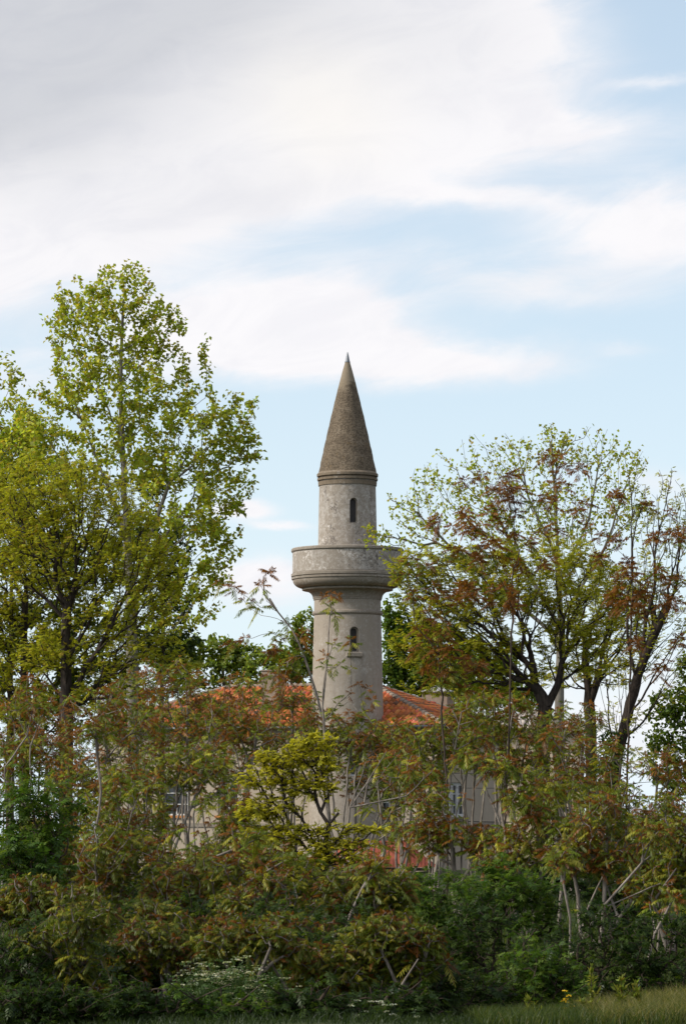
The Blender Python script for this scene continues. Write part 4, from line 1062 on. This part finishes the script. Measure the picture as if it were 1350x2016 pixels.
# the thicket: back rank, middle rank, front rank
TG = 'thicket of young trees of heaven'
def thicket(rows):
    for k, (lab, Y, bx, ells, n, Lm, red, gl) in enumerate(rows):  # lower gl darkens front-rank leaf colour, painting in the dimness low down
        ailanthus(lab, 100 + k, Y, bx, ells=ells, ntuft=n, Lm=Lm, red=red, rt=.045 if Y > 50 else .034, group=TG, mind=.24 if Y > 50 else .16, gl=gl, r0=.007 if Y > 50 else .0055)
thicket([
    ('rusty red sapling under the dark pollard trunks at the left edge', 72, 50, [(40, 1370, 60, 45), (90, 1430, 70, 60), (20, 1450, 50, 60)], 42, .31, .68, 1.0),
    ('reddish sapling below the tall poplar trunk', 70, 210, [(190, 1400, 70, 50), (250, 1440, 80, 60), (170, 1470, 60, 60)], 44, .31, .62, 1.0),
    ('reddish sapling covering the left end of the tiled roof', 74, 380, [(350, 1400, 70, 45), (400, 1430, 70, 50), (330, 1330, 70, 35)], 42, .31, .62, 1.0),
    ('reddish sapling at the foot of the left chimney', 68, 500, [(470, 1400, 60, 45), (520, 1440, 55, 40), (450, 1470, 60, 50)], 34, .30, .60, 1.0),
    ('red and green sapling rising in front of the foot of the minaret', 66, 690, [(690, 1435, 70, 30), (770, 1460, 60, 28), (740, 1490, 60, 35), (630, 1430, 45, 35)], 44, .30, .60, 1.0),
    ('leafy green and rust sapling below the right corner of the tiled roof', 64, 850, [(830, 1450, 60, 40), (910, 1450, 50, 40), (915, 1395, 30, 30), (830, 1520, 50, 30)], 44, .30, .48, 1.0),
    ('leafy sapling below the forked black trunk', 66, 980, [(950, 1410, 60, 45), (1020, 1450, 70, 45), (1000, 1400, 50, 35), (1050, 1500, 50, 30)], 48, .30, .48, 1.0),
    ('sapling with rust tufts between the forked trunk and the leaning trunk', 62, 1130, [(1110, 1470, 60, 45), (1150, 1540, 60, 40), (1090, 1540, 50, 40)], 40, .29, .55, 1.0),
    ('sapling with rust tufts along the right edge below the dark round-leaved tree', 60, 1290, [(1290, 1500, 50, 30), (1330, 1540, 40, 40), (1280, 1660, 70, 40), (1330, 1620, 40, 30)], 44, .29, .58, 1.0),
    ('rust and green sapling beside the bright green bush at the left edge', 56, 150, [(150, 1540, 60, 50), (200, 1600, 60, 60), (120, 1620, 50, 40)], 46, .29, .55, 1.0),
    ('sapling with drooping green leaves in front of the left house wall', 54, 310, [(300, 1520, 90, 35), (370, 1500, 70, 40), (280, 1580, 60, 40), (420, 1540, 60, 30)], 54, .29, .40, 1.0),
    ('rust-tipped sapling between the left house wall and the bright yellow tree', 46, 450, [(450, 1590, 60, 40), (490, 1660, 60, 50), (420, 1650, 30, 30)], 36, .28, .48, 1.0),
    ('sapling with bare forking stems in front of the small minaret window', 58, 720, [(780, 1520, 50, 40), (750, 1580, 40, 22), (820, 1600, 50, 40), (790, 1660, 40, 18)], 26, .27, .60, 1.0),
    ('sapling with pale bare stems below the white side window', 42, 900, [(860, 1570, 45, 25), (900, 1640, 70, 30), (960, 1650, 50, 30), (850, 1640, 40, 40)], 34, .27, .55, 1.0),
    ('sapling with tangled pale stems in front of the cream wall', 38, 1040, [(1030, 1560, 50, 45), (1050, 1640, 70, 40), (1000, 1700, 60, 25), (970, 1500, 35, 25)], 44, .27, .52, 1.0),
    ('sapling with long pale slanting stems at the lower right', 34.5, 1180, [(1180, 1610, 60, 35), (1220, 1680, 80, 35), (1130, 1680, 60, 35), (1290, 1730, 60, 25)], 50, .26, .50, .78),
    ('low green sapling spreading in front of the right shrubs at the edge', 31.5, 1320, [(1330, 1700, 40, 40), (1290, 1740, 60, 30), (1345, 1640, 30, 30)], 30, .25, .40, .78),
    ('rusty sapling above the darkest bush at the left edge', 34.5, 90, [(70, 1690, 80, 40), (150, 1700, 60, 40), (60, 1640, 40, 25)], 34, .26, .45, .78),
    ('sapling with long straight pale stems left of centre', 33, 230, [(220, 1680, 70, 50), (290, 1700, 70, 40), (200, 1760, 50, 40)], 44, .26, .50, .78),
    ('broad sapling with rust tips in the lower left middle', 31.5, 380, [(360, 1740, 80, 40), (420, 1720, 60, 40), (330, 1790, 70, 30), (440, 1780, 50, 30)], 52, .26, .48, .78),
    ('sapling between the bright yellow tree and the white flowers', 30.5, 520, [(500, 1780, 70, 40), (560, 1800, 60, 40), (540, 1740, 50, 30), (610, 1830, 50, 30)], 52, .26, .40, .78),
    ('green sapling below the red porch roof', 31, 720, [(700, 1750, 70, 35), (760, 1740, 50, 35), (680, 1800, 70, 30), (770, 1790, 40, 30)], 50, .26, .36, .78),
    ('nearest sapling with drooping leaves ending before the dark shrubs', 26.2, 790, [(760, 1840, 70, 35), (820, 1850, 50, 25), (720, 1860, 50, 35), (840, 1885, 40, 14), (800, 1900, 50, 22)], 42, .26, .36, .74),
    ('slim sapling with a forked pale stem at the bottom near the white flowers', 25.6, 505, [(450, 1850, 70, 22), (560, 1860, 50, 22), (500, 1840, 60, 20)], 26, .24, .40, .74),
    ('low sapling among grass at the bottom left of centre', 26.0, 330, [(300, 1850, 70, 30), (260, 1900, 50, 25), (360, 1880, 50, 25)], 32, .24, .40, .74),
    ('low sapling at the bottom beside the white umbels', 26.0, 650, [(640, 1890, 60, 25), (670, 1920, 50, 25), (620, 1950, 40, 20)], 32, .24, .38, .74),
    ('thin sapling with few green tufts over the black bush at the bottom left', 25.2, 130, [(100, 1840, 60, 25), (170, 1800, 60, 30), (160, 1890, 50, 25), (200, 1950, 30, 20)], 24, .24, .30, .74),
])
thicket([
    ('leafy sapling hiding the left end of the house wall', 76, 300, [(300, 1440, 80, 50), (260, 1380, 60, 50), (340, 1500, 80, 40), (430, 1500, 70, 30)], 70, .31, .50, 1.0),
    ('sapling spreading over the roof edge left of the left chimney', 78, 430, [(430, 1370, 70, 40), (470, 1440, 60, 30), (390, 1440, 60, 40), (500, 1370, 40, 40)], 42, .31, .60, 1.0),
    ('sapling in front of the wall between the chimney and the minaret', 76, 575, [(560, 1430, 50, 40), (600, 1390, 35, 35), (555, 1375, 40, 30), (610, 1500, 50, 40), (540, 1490, 40, 40)], 42, .30, .60, 1.0),
    ('sapling hiding the minaret foot above the porch roof', 70, 690, [(680, 1480, 70, 30), (720, 1540, 50, 25), (660, 1450, 60, 25)], 30, .29, .55, 1.0),
    ('leafy sapling hiding the wall right of the minaret foot', 68, 790, [(790, 1480, 60, 45), (800, 1540, 50, 30), (850, 1500, 40, 40), (770, 1440, 50, 25)], 44, .29, .50, 1.0),
    ('leafy sapling over the top of the side wall', 70, 930, [(930, 1440, 70, 40), (980, 1480, 50, 35), (940, 1380, 40, 30), (900, 1490, 40, 25)], 42, .29, .45, 1.0),
    ('sapling under the straight pollard trunk with its broken stub', 68, 1090, [(1080, 1440, 60, 35), (1130, 1420, 50, 35), (1040, 1540, 40, 50), (1100, 1590, 50, 40)], 44, .29, .50, 1.0),
    ('sapling under the leaning trunk', 58, 1210, [(1190, 1560, 60, 40), (1240, 1600, 60, 35), (1160, 1620, 50, 40), (1200, 1480, 30, 30)], 44, .28, .50, 1.0),
    ('olive green sapling low at the right edge', 50, 1310, [(1300, 1600, 50, 35), (1340, 1680, 40, 40), (1260, 1690, 60, 35)], 40, .27, .42, 1.0),
    ('olive sapling above the bright green bush at the left edge', 62, 70, [(50, 1480, 60, 40), (110, 1500, 60, 40), (20, 1530, 40, 30)], 44, .29, .50, 1.0),
    ('olive sapling in the left middle of the thicket', 48, 250, [(240, 1560, 70, 50), (290, 1630, 60, 40), (190, 1650, 60, 40)], 46, .28, .42, 1.0),
    ('olive sapling below the left house wall', 40, 420, [(380, 1690, 70, 30), (450, 1710, 60, 35), (350, 1760, 60, 35)], 44, .27, .40, 1.0),
    ('olive sapling under the bright yellow tree', 37, 590, [(570, 1720, 60, 35), (620, 1780, 60, 30), (530, 1690, 50, 30), (650, 1740, 50, 25)], 40, .26, .38, .85),
    ('low olive sapling over the dark bushes at the bottom left', 29, 60, [(40, 1780, 70, 30), (110, 1770, 60, 30), (60, 1740, 40, 20)], 30, .25, .35, .78),
    ('low olive sapling behind the white flower drift', 28, 420, [(380, 1840, 70, 35), (450, 1830, 60, 30), (340, 1830, 50, 30), (300, 1800, 50, 30)], 44, .25, .36, .78),
    ('olive sapling right of the white flower drift', 27.5, 600, [(590, 1870, 50, 35), (640, 1850, 50, 30), (560, 1830, 50, 30)], 36, .25, .36, .78),
])
SP = 'pale leaning stems in the thicket'
for k, (lab, Y, bx, lines, el, n) in enumerate([
    ('tall straight grey sapling stem in the left thicket', 36, 150, [[(165, 1800), (180, 1690), (200, 1560), (186, 1420)]], [(190, 1430, 40, 30)], 8),
    ('pale sapling stem slanting up to the right across the lower left thicket', 33, 150, [[(300, 1740), (500, 1655)], [(300, 1740), (330, 1640)]], [(480, 1640, 50, 20)], 8),
    ('second pale sapling stem slanting right toward the bright yellow tree', 34, 370, [[(450, 1760), (570, 1690)]], [(560, 1690, 40, 20)], 6),
    ('slim grey stem forking in a clear V beside the white flowers', 26, 492, [[(496, 1960), (504, 1905)], [(504, 1905), (465, 1840)], [(504, 1905), (560, 1862)], [(504, 1905), (518, 1840)]], [(510, 1830, 60, 16)], 8),
    ('pale crooked stem at the left edge below the black pollard trunk', 58, 5, [[(10, 1510), (52, 1450), (66, 1385)], [(52, 1450), (30, 1400)]], [(50, 1390, 40, 25)], 8),
    ('pale upright stem beside the crooked one at the left edge', 58, 55, [[(60, 1470), (84, 1400)], [(60, 1470), (50, 1420)]], [(84, 1390, 30, 20)], 6),
    ('stout grey sapling trunk forking low in the right thicket', 40, 1095, [[(1110, 1690), (1124, 1640), (1116, 1540)], [(1116, 1660), (1200, 1562)], [(1124, 1640), (1090, 1560)]], [(1130, 1540, 60, 30)], 12),
    ('long grey stem slanting right over the dark hedge mass', 31, 1100, [[(1185, 1790), (1262, 1700), (1290, 1635)], [(1185, 1790), (1300, 1740)]], [(1280, 1640, 40, 30)], 8),
    ('short bright pale crooked stem standing in the dark hedge mass', 31, 1125, [[(1120, 1810), (1108, 1740), (1112, 1700)]], [(1110, 1690, 30, 20)], 5),
    ('long thin stem leaning left in front of the white side window', 44, 1040, [[(1000, 1660), (958, 1560), (925, 1480)], [(1000, 1660), (1040, 1580)]], [(930, 1480, 50, 30)], 8),
    ('thin grey stem leaning right at the right edge of the hedge mass', 30, 1262, [[(1290, 1840), (1322, 1775)], [(1290, 1840), (1278, 1780)]], [(1320, 1760, 30, 20)], 5),
    ('curved grey stem branching right in front of the minaret foot', 56, 655, [[(690, 1590), (800, 1568), (850, 1520)], [(690, 1590), (760, 1480)], [(690, 1590), (720, 1500)]], [(790, 1500, 60, 40)], 10),
    ('pale stem lying low across the porch roof', 45, 640, [[(690, 1690), (780, 1632)], [(690, 1690), (740, 1660)]], [(780, 1630, 30, 20)], 5),
    ('grey stem slanting left in the lower middle thicket', 29, 640, [[(690, 1800), (740, 1700)], [(690, 1800), (620, 1850)]], [(730, 1700, 40, 20)], 6),
]):
    ailanthus(lab, 600 + k, Y, bx, ells=el, tufts=[(l[-1][0], l[-1][1]) for l in lines], ntuft=n, stems=[(bx, lines[0])] + [(None, l) for l in lines[1:]],
              Lm=.17 if Y < 40 else .21, red=.5, rt=.014 if Y < 40 else .024, group=SP, mind=.1, name='leaning_sapling', r0=.0045, gl=.95)
# ------------------------------------------------------------------ shrubs
SG = 'dense shrubs under the trees'
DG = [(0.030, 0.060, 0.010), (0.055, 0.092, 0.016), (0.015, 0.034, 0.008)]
BGN = [(0.070, 0.135, 0.018), (0.11, 0.17, 0.026), (0.04, 0.085, 0.014)]
W3 = [.45, .3, .25]
shrub('bright green feathery bush standing out at the left edge', 41, 31, 60, [(60, 1570, 60, 40), (100, 1600, 50, 40), (30, 1600, 50, 40), (70, 1660, 60, 40)], 260, 34, .05, BGN, W3, SG)
shrub('green feathery bush at the left edge just below the brightest bush', 42, 30, 30, [(30, 1700, 60, 50), (70, 1740, 60, 40)], 200, 34, .05, BGN, [.3, .2, .5], SG)
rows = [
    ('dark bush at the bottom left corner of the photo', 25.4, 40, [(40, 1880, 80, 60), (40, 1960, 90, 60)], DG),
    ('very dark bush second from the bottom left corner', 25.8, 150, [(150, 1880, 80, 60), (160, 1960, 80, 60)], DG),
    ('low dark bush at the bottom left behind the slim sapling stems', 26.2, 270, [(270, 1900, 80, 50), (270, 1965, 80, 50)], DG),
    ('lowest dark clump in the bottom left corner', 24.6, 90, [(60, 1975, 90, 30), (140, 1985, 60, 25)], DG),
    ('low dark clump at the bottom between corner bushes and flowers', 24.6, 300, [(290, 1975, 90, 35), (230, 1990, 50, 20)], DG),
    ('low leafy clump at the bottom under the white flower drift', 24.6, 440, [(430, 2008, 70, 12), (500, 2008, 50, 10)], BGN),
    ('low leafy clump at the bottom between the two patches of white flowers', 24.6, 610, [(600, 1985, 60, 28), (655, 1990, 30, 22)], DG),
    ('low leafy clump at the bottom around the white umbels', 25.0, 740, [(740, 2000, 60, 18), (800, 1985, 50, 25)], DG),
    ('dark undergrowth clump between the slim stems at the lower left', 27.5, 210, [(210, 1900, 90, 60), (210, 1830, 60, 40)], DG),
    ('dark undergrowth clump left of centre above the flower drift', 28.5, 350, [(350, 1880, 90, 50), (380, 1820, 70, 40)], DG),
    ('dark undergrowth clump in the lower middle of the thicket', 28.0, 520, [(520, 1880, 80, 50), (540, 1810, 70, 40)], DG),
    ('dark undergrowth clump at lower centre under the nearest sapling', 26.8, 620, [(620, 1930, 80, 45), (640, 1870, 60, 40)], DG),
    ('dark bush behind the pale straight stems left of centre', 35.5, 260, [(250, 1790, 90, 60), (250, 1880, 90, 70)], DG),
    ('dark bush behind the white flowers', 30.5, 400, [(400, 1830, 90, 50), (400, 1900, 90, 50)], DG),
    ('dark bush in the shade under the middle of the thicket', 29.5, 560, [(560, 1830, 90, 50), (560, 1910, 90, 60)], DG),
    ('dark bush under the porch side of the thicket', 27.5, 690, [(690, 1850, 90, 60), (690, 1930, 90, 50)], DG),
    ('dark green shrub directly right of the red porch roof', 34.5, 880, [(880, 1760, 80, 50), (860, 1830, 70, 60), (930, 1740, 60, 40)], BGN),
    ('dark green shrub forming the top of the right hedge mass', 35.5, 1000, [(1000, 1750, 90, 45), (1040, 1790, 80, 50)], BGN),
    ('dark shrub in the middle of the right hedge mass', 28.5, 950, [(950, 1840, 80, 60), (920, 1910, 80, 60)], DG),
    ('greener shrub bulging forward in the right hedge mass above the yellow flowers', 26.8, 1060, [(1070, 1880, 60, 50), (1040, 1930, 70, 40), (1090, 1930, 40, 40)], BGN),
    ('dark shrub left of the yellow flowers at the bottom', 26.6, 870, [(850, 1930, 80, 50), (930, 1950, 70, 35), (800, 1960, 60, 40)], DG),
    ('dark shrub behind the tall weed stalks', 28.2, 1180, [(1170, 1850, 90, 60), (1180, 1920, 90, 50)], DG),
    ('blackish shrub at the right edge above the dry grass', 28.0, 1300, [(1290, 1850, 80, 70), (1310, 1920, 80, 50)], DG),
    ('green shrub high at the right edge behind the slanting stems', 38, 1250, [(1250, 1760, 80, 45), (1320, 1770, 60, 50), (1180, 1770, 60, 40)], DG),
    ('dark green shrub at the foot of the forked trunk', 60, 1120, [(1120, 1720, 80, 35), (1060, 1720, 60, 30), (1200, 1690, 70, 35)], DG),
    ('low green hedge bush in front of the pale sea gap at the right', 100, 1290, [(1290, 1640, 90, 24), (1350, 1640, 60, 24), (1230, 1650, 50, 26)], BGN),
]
for k, (lab, Y, bx, ells, cols) in enumerate(rows):
    near = Y < 50
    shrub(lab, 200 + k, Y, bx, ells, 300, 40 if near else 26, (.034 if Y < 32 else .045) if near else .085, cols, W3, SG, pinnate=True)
rows2 = [
    ('dark leafy shrub at the foot of the left house wall', 84, 380, [(380, 1730, 90, 34), (300, 1730, 70, 34)], DG),
    ('dark leafy shrub under the far left pollard', 80, 100, [(100, 1480, 70, 90), (40, 1520, 70, 80), (130, 1600, 60, 60), (30, 1640, 70, 60)], DG),
    ('dark leafy shrub under the tall poplar trunk', 82, 220, [(220, 1500, 60, 70), (250, 1600, 50, 60), (200, 1680, 70, 50)], DG),
    ('orange-tinged bush low at the right edge', 80, 1265, [(1265, 1660, 22, 16)], [(0.36, .13, .02), (.3, .16, .03), (.2, .14, .03)]),
]
for k, (lab, Y, bx, ells, cols) in enumerate(rows2):
    shrub(lab, 240 + k, Y, bx, ells, 150 if k < 3 else 40, 15, .14, cols, W3, SG, pinnate=False, zone=.8)

# ------------------------------------------------------------------ grass, weeds and flowers
def blades(rng, P, H, W, lean, cols, wts):
    n = len(P); az_ = rng.uniform(0, 6.283, n); s = np.stack([np.cos(az_), np.sin(az_), 0 * az_], 1)
    ln = rng.normal(0, lean, (n, 3)); ln[:, 2] = 0
    H = (H * rng.uniform(.5, 1.3, n))[:, None]
    m = P + np.array([0, 0, 1.]) * H * .55 + ln * H * .35; t = P + np.array([0, 0, 1.]) * H * .95 + ln * H
    w = s * (W / 2)
    V = np.concatenate([np.stack([P - w, P + w, m + w * .8, m - w * .8], 1), np.stack([m - w * .8, m + w * .8, t + w * .1, t - w * .1], 1)], 0)
    c = mixcol(rng, n, cols, wts) * (1 + rng.normal(0, .15, n))[:, None]
    K = np.concatenate([np.repeat(c, 4, 0), np.repeat(c, 4, 0)])
    return V.reshape(-1, 3), K
def on_ground(rng, n, x0, x1, y0, y1):
    x = rng.uniform(x0, x1, n); y = rng.uniform(y0, y1, n); return np.stack([x, y, ground_z(x, y) - .01], 1)
rng = np.random.default_rng(300)
GC = [(0.055, 0.085, 0.018), (0.09, 0.11, 0.028), (0.03, 0.055, 0.014), (0.18, 0.15, 0.07)]
ga = blades(rng, on_ground(rng, 20000, 1.0, 5, 23.2, 34), .11, .008, .35, GC, [.45, .25, .25, .05])
ge = blades(rng, on_ground(rng, 28000, -4, 1.1, 23.2, 34), .07, .008, .5, [(0.035, 0.06, 0.014), (0.02, 0.035, 0.01)], [.4, .6])
gb = blades(rng, on_ground(rng, 17000, 1.9, 4.2, 23.6, 27.2), .15, .005, .6, [(0.24, 0.21, 0.09), (0.11, 0.13, 0.03), (0.16, 0.16, 0.05)], [.35, .35, .3])
gc = blades(rng, on_ground(rng, 30000, -9, 9, 33, 60), .22, .015, .35, GC, [.5, .2, .3, 0])
gd = blades(rng, on_ground(rng, 9000, 1.0, 3.2, 23.4, 26.2), .13, .005, .5, GC, [.5, .3, .2, 0])
g = link('grass', crown_mesh([ga, gb, gc, gd, ge], (0, 0, 0)), MAT['leaf_soft']); g['kind'] = 'stuff'

def weed(label, px, py_top, Y, seed):
    rng = np.random.default_rng(seed)
    b = ground_pt(px, Y); t = pix(px, py_top, Y)
    stems = [[b, (b + t) / 2 + rng.normal(0, .01, 3), t]]
    tar = np.array([b + (t - b) * f + rng.normal(0, .05, 3) * (1.15 - f) + np.array([0, 0, .03]) for f in np.linspace(.15, 1, 26)])
    g = grow(rng, stems, tar, .06, .1, .3, r0=.0015, rt=.006)
    o = start_tree('weed_stalk', label, 'weed', 'tall weed stalks in the grass', b)
    link('stem', branch_mesh(g, b, 5), MAT['bark_brown'], o)
    p, d = spread_along(rng, g, .5, 130); n = len(p)
    dv = norm(d * .5 + rng.normal(0, .5, (n, 3)) + np.array([0, 0, .5]))
    link('leaves', crown_mesh([simple_leaves(rng, p, dv, .06, .022, mixcol(rng, n, [(.16, .20, .03), (.22, .24, .05)], [.6, .4]))], b), MAT['leaf_soft'], o)
weed('tallest green weed stalk in the grass right of the yellow flowers', 1163, 1912, 25.3, 1)
weed('middle height weed stalk in the grass, between two others', 1222, 1932, 25.3, 2)
weed('thin weed stalk in the grass nearest the dry grass bank', 1252, 1942, 25.3, 3)
weed('short weed stalk in the grass left of the yellow flowers', 1040, 1974, 25.3, 4)

MAT['petal_white'] = leaf_material('white petals', .2, .02); MAT['petal_yellow'] = leaf_material('yellow petals', .2, .02)
def flower_plant(name, label, px, py, Y, seed, heads, col, r, mat, group, cat='flower', spread=.06):
    rng = np.random.default_rng(seed)
    b = ground_pt(px, Y); t = pix(px, py, Y)
    tips = np.array([t + rng.normal(0, spread, 3) * np.array([1, .8, .7]) for _ in range(heads)])
    g = grow(rng, [[b, b + (t - b) * .6]], tips, .05, .1, .3, r0=.0016, rt=.004)
    o = start_tree(name, label, cat, group, b)
    link('stem', branch_mesh(g, b, 4), MAT['stem'], o)
    Vs, Ks = [], []
    for p in tips:
        n = 34; a = rng.uniform(0, 6.28, n); q = np.sqrt(rng.random(n)) * r
        P = p + np.stack([q * np.cos(a), q * np.sin(a), .35 * (r - q) + rng.normal(0, .002, n)], 1)
        dv = norm(np.stack([np.cos(a), np.sin(a), 0 * a + rng.normal(.4, .4, n)], 1))
        link('flower_head', crown_mesh([simple_leaves(rng, P, dv, r * .55, r * .45, col, .1, .08)], b), MAT[mat], o)
    p, d = spread_along(rng, g, 9, 26); n = len(p)
    dv = norm(rng.normal(0, .7, (n, 3)) + np.array([0, 0, .4]))
    link('leaves', crown_mesh([compound_leaves(rng, p, dv, .09, 3, .03, .012, .2, mixcol(rng, n, [(.04, .08, .015), (.06, .10, .02)], [.5, .5]))], b), MAT['leaf_soft'], o)
MAT['stem'] = plain('green stem', (.06, .09, .025), .8)
WG = 'white umbel flowers beside the dark shrubs'
WL = 'white flowering umbel plant at the bottom before the dark shrubs'
for k, (px, py) in enumerate([(705, 1998), (716, 1982), (738, 1978), (752, 1990), (768, 2004), (735, 2008), (796, 1996), (690, 2008), (727, 1966), (760, 1975)]):
    flower_plant('umbel_flower', WL, px, py, 24.55 + .03 * k, 400 + k, 2, (.5, .53, .43), .024, 'petal_white', WG)
flower_plant('yellow_flower', 'small yellow flowering plant at the foot of the right hedge mass', 1115, 1972, 25.4, 420, 9, (.75, .52, .02), .018, 'petal_yellow', 'yellow flowers', spread=.05)
# the white flowering drift: nobody could count these heads
rng = np.random.default_rng(310)
Vs, Ks = [], []
n = 650
t = rng.random(n); cx_ = 395 + 150 * t + rng.normal(0, 34, n); cyy_ = 1926 + 66 * t + rng.normal(0, 20, n)
den = rng.random(n)
for k in range(n):
    Y = 25.2 + rng.normal(0, .2); p = pix(cx_[k], cyy_[k] - 8, Y); m = 10
    a = rng.uniform(0, 6.28, m); r = rng.uniform(.014, .032); q = np.sqrt(rng.random(m)) * r
    P = p + np.stack([q * np.cos(a), q * np.sin(a), .3 * (r - q)], 1)
    v, c = simple_leaves(rng, P, norm(np.stack([np.cos(a), np.sin(a), 0 * a + .4], 1)), r * .7, r * .6, (.38, .40, .27) if rng.random() < .6 else (.26, .30, .13), .1, .1)
    Vs.append(v); Ks.append(c)
    gz = float(ground_z(p[0], p[1])); hh = max(p[2] - gz, .1)
    v, c = blades(rng, np.array([[p[0] + rng.normal(0, .02), p[1] + rng.normal(0, .02), gz]]), hh, .006, .08, [(.05, .09, .02)], [1]); Vs.append(v); Ks.append(c)
    m = 5; P = p + rng.normal(0, .05, (m, 3)) - np.array([0, 0, 1]) * rng.uniform(.05, hh, m)[:, None]
    v, c = compound_leaves(rng, P, norm(rng.normal(0, .7, (m, 3)) + np.array([0, 0, .3])), .10, 3, .035, .014, .2, (.045, .085, .018)); Vs.append(v); Ks.append(c)
f = link('wildflowers', crown_mesh([(np.concatenate(Vs), np.concatenate(Ks))], (0, 0, 0)), MAT['petal_white']); f['kind'] = 'stuff'
